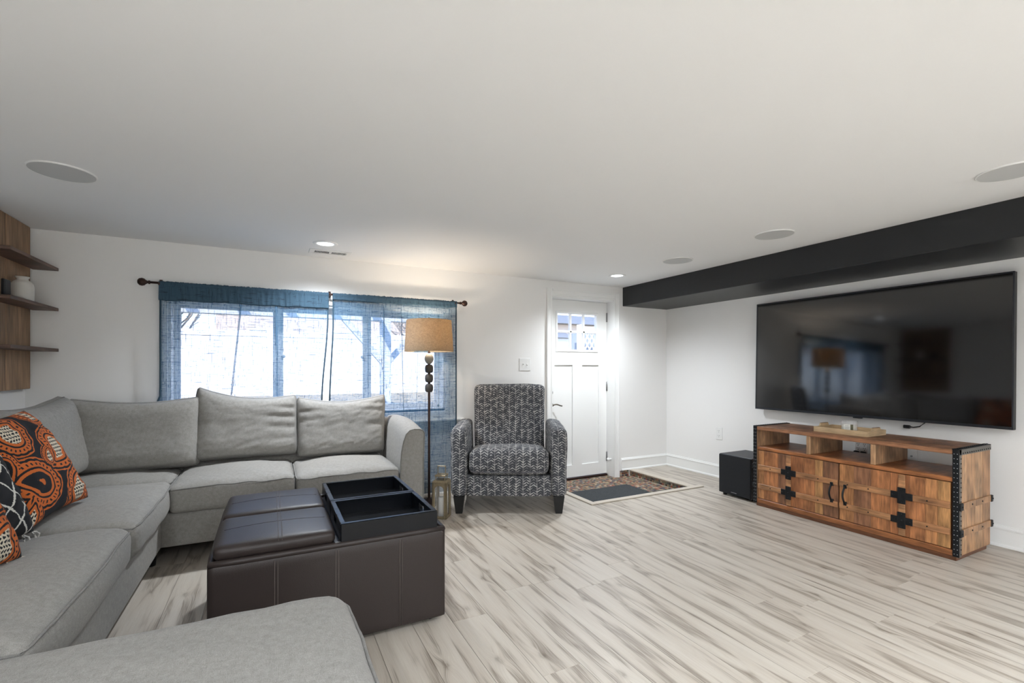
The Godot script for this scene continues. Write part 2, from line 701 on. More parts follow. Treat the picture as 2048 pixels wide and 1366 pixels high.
	M.velvet.rim_enabled = true
	M.velvet.rim = 0.5

	# paisley cushion print
	var spine := func(cx: float, cy: float, ang: float, sc: float, flip: float) -> Array:
		var out := []
		for k in 15:
			var t := k / 14.0
			var a := t * 1.5
			var p := Vector2(flip * 0.62 * t * t * 1.2, -1.75 * t + 0.1 * t * t)
			out.append([p.rotated(ang) * sc + Vector2(cx, cy), (1.0 - pow(t, 1.25) * 0.96) * sc])
		return out
	var drops := []
	for q in [[0.30, 0.24, 0.5, 0.155, 1.0], [0.76, 0.42, -2.6, 0.165, 1.0], [0.28, 0.70, -0.9, 0.175, -1.0], [0.74, 0.90, 0.4, 0.165, 1.0], [0.80, 0.06, 2.4, 0.11, -1.0], [0.05, 0.46, 2.9, 0.12, 1.0], [0.02, 0.98, 0.9, 0.13, -1.0], [0.52, 0.52, 0.2, 0.07, 1.0]]:
		drops.append([spine.call(q[0], q[1], q[2], q[3], q[4]), Vector2(q[0], q[1]), q[3]])
	var navy := Color(0.075, 0.082, 0.105)
	var orange := Color(0.76, 0.39, 0.16)
	var cream := Color(0.82, 0.78, 0.70)
	var pz := 420
	var pn := noise_of(97, 0.4, 2)
	var pais := paint(pz, pz, func(x, y):
		var p := Vector2(float(x) / pz, float(y) / pz)
		var best := 9.0
		var who := -1
		for k in drops.size():
			if p.distance_squared_to(drops[k][1]) > pow(drops[k][2] * 3.2, 2): continue
			for q in drops[k][0]:
				var d: float = (p.distance_to(q[0]) - q[1]) / drops[k][2]
				if d < best:
					best = d
					who = k
		var c := navy
		if who >= 0:
			var ang: float = (p - drops[who][1]).angle()
			var sc := 0.05 * absf(sin(ang * 9.0))
			if best < 0.10 + sc and best > -0.20:
				c = orange
				if best > -0.10 and best < 0.03 and sin(ang * 26.0) > 0.45: c = navy
			elif best <= -0.20 and best > -0.30: c = navy
			elif best <= -0.30 and best > -0.46: c = orange
			elif best <= -0.46:
				c = cream if sin(p.x * 210.0 + 3.0 * sin(p.y * 90.0)) + sin(p.y * 190.0) > -0.35 else navy
				if who % 3 == 2: c = navy if best > -0.85 else orange
			elif best < 0.34 and best > 0.22 + sc: c = orange
		var gg: float = 1.0 + 0.10 * pn.get_noise_2d(x, y)
		return Color(c.r * gg, c.g * gg, c.b * gg))
	M.paisley = mat(Color.WHITE, 0.95)
	M.paisley.albedo_texture = ImageTexture.create_from_image(pais)
	M.paisley_back = mat(rgb(26, 28, 33), 0.95)
	var ogee := paint(384, 384, func(x, y):
		var u := float(x) / 384.0 * 4.0
		var v := float(y) / 384.0 * 4.0
		var wob: float = 0.025 * pn.get_noise_2d(x * 0.3, y * 0.3)
		var d1 := absf(fposmod(u + v + wob + 0.02 * sin(v * TAU), 1.0) - 0.5)
		var d2 := absf(fposmod(u - v + wob + 0.02 * sin(u * TAU), 1.0) - 0.5)
		var on := minf(d1, d2) < 0.045
		return Color(0.83, 0.82, 0.79) if on else Color(0.085, 0.09, 0.105))
	M.trellis = mat(Color.WHITE, 0.95)
	M.trellis.albedo_texture = ImageTexture.create_from_image(ogee)
	M.cream = mat(rgb(214, 205, 188), 0.9)

	# outdoors
	M.grass = textured(heather(101, 256, 0.5, 0.6), 0.6, 1.0, rgb(176, 160, 132))
	M.deck_paint = mat(rgb(196, 200, 206), 0.7)
	M.brick = mat(rgb(208, 192, 180), 0.9)
	M.siding = mat(rgb(206, 204, 198), 0.8)
	M.roof = mat(rgb(84, 86, 90), 0.9)
	M.skirt = mat(rgb(112, 124, 138), 0.8)
	M.bark = mat(rgb(150, 138, 126), 0.95)


func build_room() -> void:
	var T := 0.26
	var wx0 := -0.70
	var wx1 := 1.545
	var wy0 := 0.835
	var wy1 := 1.79
	var dx0 := 2.755
	var dx1 := 3.705
	var dy1 := 2.065
	# back wall round the window and the door
	var s := S()
	var zo := ZB - T
	bx(s, Vector3(XL - T, -0.3, zo), Vector3(wx0, H + 0.1, ZB), 0)
	bx(s, Vector3(wx0, -0.3, zo), Vector3(wx1, wy0, ZB), 0)
	bx(s, Vector3(wx0, wy1, zo), Vector3(wx1, H + 0.1, ZB), 0)
	bx(s, Vector3(wx1, -0.3, zo), Vector3(dx0, H + 0.1, ZB), 0)
	bx(s, Vector3(dx0, dy1, zo), Vector3(dx1, H + 0.1, ZB), 0)
	bx(s, Vector3(dx1, -0.3, zo), Vector3(XR + T, H + 0.1, ZB), 0)
	structure(s, "wall_back", M.wall)
	structure(box(Vector3(XR, -0.3, ZB), Vector3(XR + T, H + 0.1, ZF), 0), "wall_right", M.wall)
	structure(box(Vector3(XL - T, -0.3, ZB), Vector3(XL, H + 0.1, ZF), 0), "wall_left", M.wall)
	structure(box(Vector3(XL - T, -0.3, ZF), Vector3(XR + T, H + 0.1, ZF + T), 0), "wall_front", M.wall)
	structure(box(Vector3(XL - T, H, zo), Vector3(XR + T, H + 0.25, ZF + T), 0), "ceiling", M.ceiling)
	# boxed-in duct over the television wall
	structure(box(Vector3(3.80, 1.986, ZB), Vector3(XR, H, ZF), 0.004), "wall_soffit", M.black_paint)

	# floor: boards on a slab, sunk by the door
	var rx0 := 2.62
	var rx1 := 3.915
	var rz := -3.48
	var ry := -0.075
	var fl := shell("floor")
	var slab := S()
	bx(slab, Vector3(XL, -0.3, rz), Vector3(XR, -0.012, ZF), 0)
	bx(slab, Vector3(XL, -0.3, ZB), Vector3(rx0, -0.012, rz), 0)
	bx(slab, Vector3(rx1, -0.3, ZB), Vector3(XR, -0.012, rz), 0)
	bx(slab, Vector3(rx0, -0.3, ZB - 0.26), Vector3(rx1, ry - 0.006, rz), 0)
	structure(slab, "floor_slab", M.nosing, fl)
	rng.seed = 404
	var pw := 0.182
	var x := XL - 0.06
	while x < XR:
		var z := ZB - rng.randf() * 1.1
		while z < ZF:
			var lane := rng.randi() % 8
			var flip := rng.randf() < 0.5
			for part in board_pieces(Rect2(maxf(x, XL), maxf(z, ZB), minf(x + pw, XR) - maxf(x, XL), minf(z + 1.22, ZF) - maxf(z, ZB)), Rect2(rx0, ZB, rx1 - rx0, rz - ZB)):
				board_mesh(part, x, z, pw, lane, flip, fl)
			z += 1.22
		x += pw
	# mosaic in the sunken landing and up its risers
	var mo := S()
	mo.set_smooth_group(0xFFFFFFFF)
	var hues := [rgb(150, 122, 96), rgb(176, 150, 120), rgb(124, 98, 76), rgb(110, 104, 104), rgb(158, 92, 74), rgb(142, 132, 112), rgb(92, 88, 100), rgb(186, 168, 146), rgb(120, 128, 112), rgb(70, 62, 60)]
	var step := 0.026
	var tile := func(a: Vector3, du: Vector3, dv: Vector3, n: Vector3):
		mo.set_color(hues[rng.randi() % hues.size()].srgb_to_linear() * rng.randf_range(0.75, 1.1))
		var e := 0.0016
		var lift := n * rng.randf_range(0.003, 0.005)
		var p := [a + du * 0.06 + dv * 0.06, a + du * 0.94 + dv * 0.06, a + du * 0.94 + dv * 0.94, a + du * 0.06 + dv * 0.94]
		quad(mo, p[0] + lift, p[1] + lift, p[2] + lift, p[3] + lift, n)
		var mid: Vector3 = a + (du + dv) / 2
		for k in 4:
			quad(mo, p[k] + lift, p[(k + 1) % 4] + lift, p[(k + 1) % 4], p[k], (p[k] + p[(k + 1) % 4]) / 2 - mid)
	var nx := int((rx1 - rx0) / step)
	var nz := int((rz - ZB + 0.13) / step)
	for i in nx:
		for j in nz:
			tile.call(Vector3(rx0 + i * step, ry - 0.004, rz - (j + 1) * step), Vector3(step, 0, 0), Vector3(0, 0, step), Vector3.UP)
	for j in int((rz - ZB) / step):
		for k in 3:
			tile.call(Vector3(rx1, ry + k * 0.024, rz - (j + 1) * step), Vector3(0, 0.024, 0), Vector3(0, 0, step), Vector3.LEFT)
			tile.call(Vector3(rx0, ry + k * 0.024, rz - (j + 1) * step), Vector3(0, 0.024, 0), Vector3(0, 0, step), Vector3.RIGHT)
	for i in nx:
		for k in 3:
			tile.call(Vector3(rx0 + i * step, ry + k * 0.024, rz), Vector3(0, 0.024, 0), Vector3(step, 0, 0), Vector3.FORWARD)
			if rx0 + i * step > 3.735:
				tile.call(Vector3(rx0 + i * step, ry + k * 0.024, ZB), Vector3(0, 0.024, 0), Vector3(step, 0, 0), Vector3.BACK)
	var mm := mat(Color.WHITE, 0.6)
	mm.vertex_color_use_as_albedo = true
	var mos := put(mo, "mosaic_tile", mm, fl)
	mos.set_meta("kind", "stuff")
	# rounded nosing strips along the edges of the landing
	var nos := S()
	bx(nos, Vector3(rx0 - 0.045, 0.0, ZB + 0.005), Vector3(rx0 + 0.014, 0.012, rz + 0.045), 0.004)
	bx(nos, Vector3(rx0 + 0.014, 0.0, rz - 0.014), Vector3(4.02, 0.012, rz + 0.045), 0.004)
	put(nos, "nosing_strip", M.nosing, fl)
	var n2 := S()
	bx(n2, Vector3(rx1 - 0.02, -0.018, ZB + 0.02), Vector3(rx1 + 0.05, 0.006, rz - 0.014), 0.008)
	put(n2, "nosing_strip", M.nosing, fl)

	# baseboards: a tall board, a bead on top and a quarter round at the foot
	var prof := PackedVector2Array([Vector2(0, 0), Vector2(0.026, 0), Vector2(0.024, 0.012), Vector2(0.014, 0.02), Vector2(0.014, 0.115), Vector2(0.018, 0.118), Vector2(0.018, 0.128), Vector2(0.010, 0.134), Vector2(0.007, 0.144), Vector2(0, 0.146)])
	var bb := S()
	extrude(bb, prof, ZF - ZB, Transform3D(Basis(Vector3.LEFT, Vector3.UP, Vector3.BACK), Vector3(XR, 0, ZB)))
	structure(bb, "baseboard_right", M.trim)
	bb = S()
	extrude(bb, prof, XR - 3.775, Transform3D(Basis(Vector3.BACK, Vector3.UP, Vector3.RIGHT), Vector3(3.775, 0, ZB)))
	extrude(bb, prof, 2.60 - 1.70, Transform3D(Basis(Vector3.BACK, Vector3.UP, Vector3.RIGHT), Vector3(1.70, 0, ZB)))
	extrude(bb, prof, 1.70 - XL, Transform3D(Basis(Vector3.BACK, Vector3.UP, Vector3.RIGHT), Vector3(XL, 0, ZB)))
	structure(bb, "baseboard_back", M.trim)
	bb = S()
	extrude(bb, prof, ZF - ZB, Transform3D(Basis(Vector3.RIGHT, Vector3.UP, Vector3.BACK), Vector3(XL, 0, ZB)))
	structure(bb, "baseboard_left", M.trim)

	build_window(wx0, wx1, wy0, wy1)
	build_door(dx0, dx1, dy1, ry)


func board_pieces(r: Rect2, hole: Rect2) -> Array:
	if r.size.x < 0.004 or r.size.y < 0.02:
		return []
	var c := r.intersection(hole)
	if c.size.x < 0.001 or c.size.y < 0.001:
		return [r]
	var out := []
	if r.end.y > hole.end.y + 0.01:
		out.append(Rect2(r.position.x, hole.end.y, r.size.x, r.end.y - hole.end.y))
	if r.position.x < hole.position.x - 0.01:
		out.append(Rect2(r.position.x, r.position.y, hole.position.x - r.position.x, minf(r.end.y, hole.end.y) - r.position.y))
	if r.end.x > hole.end.x + 0.01:
		out.append(Rect2(hole.end.x, r.position.y, r.end.x - hole.end.x, minf(r.end.y, hole.end.y) - r.position.y))
	return out

func board_mesh(r: Rect2, x0: float, z0: float, pw: float, lane: int, flip: bool, parent: Node) -> void:
	var s := S()
	var b := 0.0009
	var lo := r.position
	var hi := r.end
	var uvof := func(p: Vector3) -> Vector2:
		var u := clampf((p.x - x0) / pw, 0.002, 0.998)
		var v := clampf((p.z - z0) / 1.22, 0.001, 0.999)
		if flip:
			u = 1.0 - u
			v = 1.0 - v
		return Vector2((lane + u) / 8.0, v)
	var top := [Vector3(lo.x + b, 0, lo.y + b), Vector3(hi.x - b, 0, lo.y + b), Vector3(hi.x - b, 0, hi.y - b), Vector3(lo.x + b, 0, hi.y - b)]
	var low := [Vector3(lo.x + 0.0003, -0.0014, lo.y + 0.0003), Vector3(hi.x - 0.0003, -0.0014, lo.y + 0.0003), Vector3(hi.x - 0.0003, -0.0014, hi.y - 0.0003), Vector3(lo.x + 0.0003, -0.0014, hi.y - 0.0003)]
	var tris := [[top[0], top[1], top[2]], [top[0], top[2], top[3]]]
	for k in 4:
		var e := (k + 1) % 4
		tris.append([low[k], low[e], top[e]])
		tris.append([low[k], top[e], top[k]])
		var d0: Vector3 = low[k] - Vector3(0, 0.0105, 0)
		var d1: Vector3 = low[e] - Vector3(0, 0.0105, 0)
		tris.append([d0, d1, low[e]])
		tris.append([d0, low[e], low[k]])
	var mid: Vector3 = (top[0] + top[2]) / 2 - Vector3(0, 0.3, 0)
	for t in tris:
		var o: Array = t
		if (t[0] - t[2]).cross(t[0] - t[1]).dot((t[0] + t[1] + t[2]) / 3.0 - mid) < 0.0:
			o = [t[0], t[2], t[1]]
		for p in o:
			s.set_uv(uvof.call(p))
			s.add_vertex(p)
	put(s, "plank", M.floor, parent)


func build_window(x0: float, x1: float, y0: float, y1: float) -> void:
	var w := shell("window_1")
	var s := S()
	# jamb lining
	var zi := ZB - 0.20
	bx(s, Vector3(x0, y0, zi), Vector3(x0 + 0.018, y1, ZB), 0.002)
	bx(s, Vector3(x1 - 0.018, y0, zi), Vector3(x1, y1, ZB), 0.002)
	bx(s, Vector3(x0, y1 - 0.018, zi), Vector3(x1, y1, ZB), 0.002)
	put(s, "window_jamb", M.trim, w)
	s = S()
	# casing
	var cw := 0.038
	bx(s, Vector3(x0 - cw, y0 - 0.02, ZB), Vector3(x0, y1 + cw, ZB + 0.018), 0.005)
	bx(s, Vector3(x1, y0 - 0.02, ZB), Vector3(x1 + cw, y1 + cw, ZB + 0.018), 0.005)
	bx(s, Vector3(x0, y1, ZB), Vector3(x1, y1 + cw, ZB + 0.018), 0.005)
	put(s, "window_casing", M.trim, w)
	s = S()
	bx(s, Vector3(x0 - 0.19, 0.715, ZB - 0.001), Vector3(x1 + 0.19, 0.738, ZB + 0.045), 0.006)
	put(s, "window_stool", M.trim, w)
	put(box(Vector3(x0, y0 - 0.02, zi), Vector3(x1, y0 + 0.01, ZB), 0.003), "window_sill", M.trim, w)
	put(box(Vector3(x0 - cw, 0.738, ZB), Vector3(x1 + cw, y0 - 0.02, ZB + 0.014), 0.003), "window_apron", M.trim, w)
	# vinyl frame, two mullions, three sashes
	var zf := ZB - 0.16
	var f := 0.045
	s = S()
	bx(s, Vector3(x0 + 0.018, y0 + 0.01, zf - 0.03), Vector3(x0 + 0.018 + 0.02, y1 - 0.018, zf + 0.03), 0.003)
	bx(s, Vector3(x1 - 0.038, y0 + 0.01, zf - 0.03), Vector3(x1 - 0.018, y1 - 0.018, zf + 0.03), 0.003)
	bx(s, Vector3(x0 + 0.018, y0 + 0.01, zf - 0.03), Vector3(x1 - 0.018, y0 + 0.035, zf + 0.03), 0.003)
	bx(s, Vector3(x0 + 0.018, y1 - 0.043, zf - 0.03), Vector3(x1 - 0.018, y1 - 0.018, zf + 0.03), 0.003)
	put(s, "window_frame", M.vinyl, w)
	var cuts := [x0 + 0.036, 0.064, 0.820, x1 - 0.036]
	for k in 3:
		var a: float = cuts[k]
		var b: float = cuts[k + 1]
		var zs := zf + (0.012 if k == 1 else -0.012)
		s = S()
		var y_lo := y0 + 0.033
		var y_hi := y1 - 0.041
		var l := 0.040 if k > 0 else 0.02
		var r := 0.040 if k < 2 else 0.02
		bx(s, Vector3(a - (0.004 if k == 1 else 0.0), y_lo, zs - 0.012), Vector3(a + l, y_hi, zs + 0.012), 0.003)
		bx(s, Vector3(b - r, y_lo, zs - 0.012), Vector3(b + (0.004 if k == 1 else 0.0), y_hi, zs + 0.012), 0.003)
		bx(s, Vector3(a + l, y_lo, zs - 0.012), Vector3(b - r, y_lo + 0.022, zs + 0.012), 0.003)
		bx(s, Vector3(a + l, y_hi - 0.022, zs - 0.012), Vector3(b - r, y_hi, zs + 0.012), 0.003)
		var sash := put(s, "window_sash", M.vinyl, w)
		put(box(Vector3(a + l - 0.005, y_lo + 0.017, zs - 0.003), Vector3(b - r + 0.005, y_hi - 0.017, zs + 0.003), 0), "pane", M.glass, sash)
	s = S()
	for q in [[0.105, 1.34], [0.775, 1.34]]:
		lathe(s, Vector3(q[0], q[1], zf + 0.024), [[0.0, 0.0], [0.016, 0.0], [0.016, 0.012], [0.0, 0.014]], 12, Basis(Vector3.RIGHT, PI / 2))
	put(s, "window_latch", M.white, w)


func build_door(x0: float, x1: float, y1: float, ry: float) -> void:
	var d := shell("door_1")
	var zd := ZB - 0.135     # face of the slab
	var jx0 := x0 + 0.035
	var jx1 := x1 - 0.035
	var s := S()
	bx(s, Vector3(x0, ry, ZB - 0.24), Vector3(jx0, y1, ZB), 0.002)
	bx(s, Vector3(jx1, ry, ZB - 0.24), Vector3(x1, y1, ZB), 0.002)
	bx(s, Vector3(jx0, y1 - 0.03, ZB - 0.24), Vector3(jx1, y1, ZB), 0.002)
	put(s, "door_jamb", M.trim, d)
	# moulded casing
	s = S()
	var prof := PackedVector2Array([Vector2(0, 0), Vector2(0, 0.014), Vector2(0.012, 0.014), Vector2(0.018, 0.010), Vector2(0.050, 0.016), Vector2(0.055, 0.022), Vector2(0.072, 0.022), Vector2(0.075, 0.0)])
	var cy := y1 - 0.015
	extrude(s, prof, cy + 0.075 - ry, Transform3D(Basis(Vector3.LEFT, Vector3.BACK, Vector3.UP), Vector3(jx0 + 0.002, ry, ZB)))
	extrude(s, prof, cy + 0.075 - ry, Transform3D(Basis(Vector3.RIGHT, Vector3.BACK, Vector3.UP), Vector3(jx1 - 0.002, ry, ZB)))
	extrude(s, prof, jx1 - jx0 - 0.004, Transform3D(Basis(Vector3.UP, Vector3.BACK, Vector3.RIGHT), Vector3(jx0 + 0.002, cy, ZB)))
	put(s, "door_casing", M.trim, d)
	# slab: rails and stiles round a lite and two sunk panels
	var a := jx0 + 0.004
	var b := jx1 - 0.004
	var lo := -0.045
	var hi := y1 - 0.034
	var lx0 := 2.948
	var lx1 := 3.512
	var ly0 := 1.448
	var ly1 := 1.876
	var p1 := [2.915, 3.165]
	var p2 := [3.30, 3.545]
	var py0 := 0.095
	var py1 := 1.275
	s = S()
	var zb := zd - 0.044
	var rect := func(ax: float, ay: float, bx_: float, by: float): bx(s, Vector3(ax, ay, zb), Vector3(bx_, by, zd), 0)
	rect.call(a, lo, b, py0)
	rect.call(a, py1, b, ly0)
	rect.call(a, ly1, b, hi)
	rect.call(a, ly0, lx0, ly1)
	rect.call(lx1, ly0, b, ly1)
	rect.call(a, py0, p1[0], py1)
	rect.call(p1[1], py0, p2[0], py1)
	rect.call(p2[1], py0, b, py1)
	var slab := put(s, "door_slab", M.door, d)
	for p in [p1, p2]:
		put(box(Vector3(p[0] - 0.004, py0 - 0.004, zb + 0.006), Vector3(p[1] + 0.004, py1 + 0.004, zd - 0.017), 0), "door_panel", M.door, slab)
	# lite with six panes
	s = S()
	bx(s, Vector3(lx0 - 0.022, ly0 - 0.022, zd - 0.002), Vector3(lx0 + 0.006, ly1 + 0.022, zd + 0.010), 0.005)
	bx(s, Vector3(lx1 - 0.006, ly0 - 0.022, zd - 0.002), Vector3(lx1 + 0.022, ly1 + 0.022, zd + 0.010), 0.005)
	bx(s, Vector3(lx0, ly0 - 0.022, zd - 0.002), Vector3(lx1, ly0 + 0.006, zd + 0.010), 0.005)
	bx(s, Vector3(lx0, ly1 - 0.006, zd - 0.002), Vector3(lx1, ly1 + 0.022, zd + 0.010), 0.005)
	var ym := (ly0 + ly1) / 2 + 0.002
	for k in 2:
		var xm := lerpf(lx0, lx1, (k + 1) / 3.0)
		bx(s, Vector3(xm - 0.013, ly0, zd - 0.030), Vector3(xm + 0.013, ly1, zd + 0.004), 0.004)
	bx(s, Vector3(lx0, ym - 0.013, zd - 0.030), Vector3(lx1, ym + 0.013, zd + 0.004), 0.004)
	put(s, "muntin", M.door, slab)
	for i in 3:
		for j in 2:
			var px0 := lerpf(lx0, lx1, i / 3.0)
			var px1 := lerpf(lx0, lx1, (i + 1) / 3.0)
			put(box(Vector3(px0, ly0 if j == 0 else ym, zd - 0.025), Vector3(px1, ym if j == 0 else ly1, zd - 0.019), 0), "pane", M.glass, slab)
	# hardware
	s = S()
	lathe(s, Vector3(2.860, 0.955, zd), [[0.0, 0.016], [0.024, 0.014], [0.030, 0.004], [0.031, 0.0]], 20, Basis(Vector3.RIGHT, PI / 2))
	bx(s, Vector3(2.856, 0.935, zd + 0.012), Vector3(2.864, 0.975, zd + 0.026), 0.002)
	sub(s, "deadbolt", M.nickel, d, "brushed nickel deadbolt thumb turn")
	s = S()
	lathe(s, Vector3(2.860, 0.812, zd), [[0.012, 0.03], [0.014, 0.014], [0.028, 0.012], [0.032, 0.004], [0.033, 0.0]], 20, Basis(Vector3.RIGHT, PI / 2))
	var lv := []
	for k in 11:
		var t := k / 10.0
		lv.append(Vector3(2.860 + 0.125 * t, 0.812 + 0.010 * sin(t * PI * 1.5), zd + 0.05 + (-0.012 if k == 0 else 0.0)))
	tube(s, [Vector3(2.860, 0.812, zd + 0.02), Vector3(2.860, 0.812, zd + 0.055)], 0.010, 10)
	tube(s, lv, 0.0075, 8)
	sub(s, "door_handle", M.nickel, d, "brushed nickel wave lever")
	for y in [0.16, 1.015, 1.855]:
		s = S()
		bx(s, Vector3(jx1 - 0.014, y - 0.055, zd - 0.002), Vector3(jx1 + 0.0, y + 0.055, zd + 0.004), 0.001)
		lathe(s, Vector3(jx1 - 0.004, y - 0.055, zd + 0.007), [[0.0, 0.0], [0.007, 0.0], [0.007, 0.11], [0.0, 0.11]], 10)
		sub(s, "hinge", M.steel, d, "grey butt hinge")
	s = S()
	var fr := Basis(Vector3.BACK, PI / 2)
	lathe(s, Vector3(jx1 - 0.0, 0.135, ZB - 0.06), [[0.012, 0.0], [0.010, 0.02], [0.012, 0.028], [0.020, 0.036], [0.020, 0.046], [0.012, 0.054], [0.0, 0.056]], 16, fr)
	sub(s, "door_stop", M.white, d, "white round knob on the jamb")
	put(box(Vector3(jx0, ry - 0.002, ZB - 0.24), Vector3(jx1, ry + 0.022, zd + 0.012), 0.004), "threshold", M.bronze, d)

# ---------------------------------------------------------------- ceiling
func can_light(x: float, z: float, label: String, energy := CAN_ENERGY, beam := 85.0) -> void:
	var o := thing("recessed_light", Vector3(x, H, z), label, "ceiling light", "recessed ceiling lights")
	var s := S()
	lathe(s, Vector3(x, H, z), [[0.062, -0.002], [0.066, -0.007], [0.088, -0.006], [0.093, 0.0]], 32)
	put(s, "trim_ring", M.white, o)
	s = S()
	lathe(s, Vector3(x, H - 0.0025, z), [[0.0, -0.0012], [0.064, 0.0]], 32)
	put(s, "diffuser", M.lamp_face, o)
	var l := SpotLight3D.new()
	l.name = "recessed_lamp"
	l.spot_angle = beam
	l.spot_angle_attenuation = 1.0
	l.light_size = 0.06
	l.position = Vector3(0, -0.02, 0)
	l.rotation.x = -PI / 2
	l.light_color = CAN_COLOR
	l.light_energy = energy
	l.spot_range = 12.0
	l.spot_attenuation = 2.0
	l.shadow_enabled = true
	o.add_child(l)

func speaker(x: float, z: float, r: float, label: String) -> void:
	var o := thing("ceiling_speaker", Vector3(x, H, z), label, "speaker", "flush ceiling speakers")
	var s := S()
	lathe(s, Vector3(x, H, z), [[r - 0.006, -0.006], [r - 0.003, -0.008], [r, -0.005], [r, 0.0]], 48)
	put(s, "trim_ring", M.white, o)
	s = S()
	lathe(s, Vector3(x, H, z), [[0.0, -0.0068], [r - 0.005, -0.006]], 48)
	put(s, "grille", M.grille, o)

func ceiling_things() -> void:
	can_light(0.386, -3.937, "round white recessed light glowing beside the ceiling vent", CAN_ENERGY_NEAR, 71.0)
	can_light(3.249, -3.894, "round white recessed light glowing near the black soffit and door", CAN_ENERGY_NEAR * 0.9, 73.0)
	for z in [0.4, 1.5, 2.6]:
		for x in [-0.7, 0.8, 2.3]:
			can_light(x, z, "round white recessed light behind the viewer, %s one of the %s row" % [{-0.7: "left", 0.8: "middle", 2.3: "right"}[x], {0.4: "nearest", 1.5: "second", 2.6: "farthest"}[z]])
	speaker(-0.915, -3.095, 0.132, "large round grey ceiling speaker at left above the wooden shelves")
	speaker(3.265, -2.17, 0.132, "round ceiling speaker beside the soffit, the middle one of the row")
	speaker(3.28, -3.095, 0.132, "round ceiling speaker beside the soffit, nearest the door")
	speaker(3.262, -0.935, 0.132, "round ceiling speaker cut by the right edge of the picture")
	# vent
	var o := thing("ceiling_vent", Vector3(0.452, H, -4.225), "white slotted ceiling vent between the recessed light and window wall", "vent")
	var s := S()
	var fr := Transform3D(Basis(Vector3.UP, 0.0), Vector3(0.452, H, -4.225))
	bx(s, Vector3(-0.165, -0.006, -0.075), Vector3(0.165, 0, -0.042), 0.003, fr)
	bx(s, Vector3(-0.165, -0.006, 0.042), Vector3(0.165, 0, 0.075), 0.003, fr)
	bx(s, Vector3(-0.165, -0.006, -0.042), Vector3(-0.125, 0, 0.042), 0.003, fr)
	bx(s, Vector3(0.125, -0.006, -0.042), Vector3(0.165, 0, 0.042), 0.003, fr)
	bx(s, Vector3(-0.012, -0.006, -0.042), Vector3(0.012, 0, 0.042), 0.003, fr)
	put(s, "vent_frame", M.white, o)
	s = S()
	bx(s, Vector3(-0.125, -0.001, -0.042), Vector3(0.125, 0.0, 0.042), 0, fr)
	put(s, "vent_throat", M.slot, o)
	for side in [-1.0, 1.0]:
		for k in 10:
			var x: float = side * (0.020 + k * 0.0112)
			s = S()
			bx(s, Vector3(-0.0016, -0.006, -0.036), Vector3(0.0016, 0.0, 0.036), 0.0005, fr * Transform3D(Basis(Vector3.BACK, side * 0.25), Vector3(x, 0, 0)))
			put(s, "louver", M.white, o)


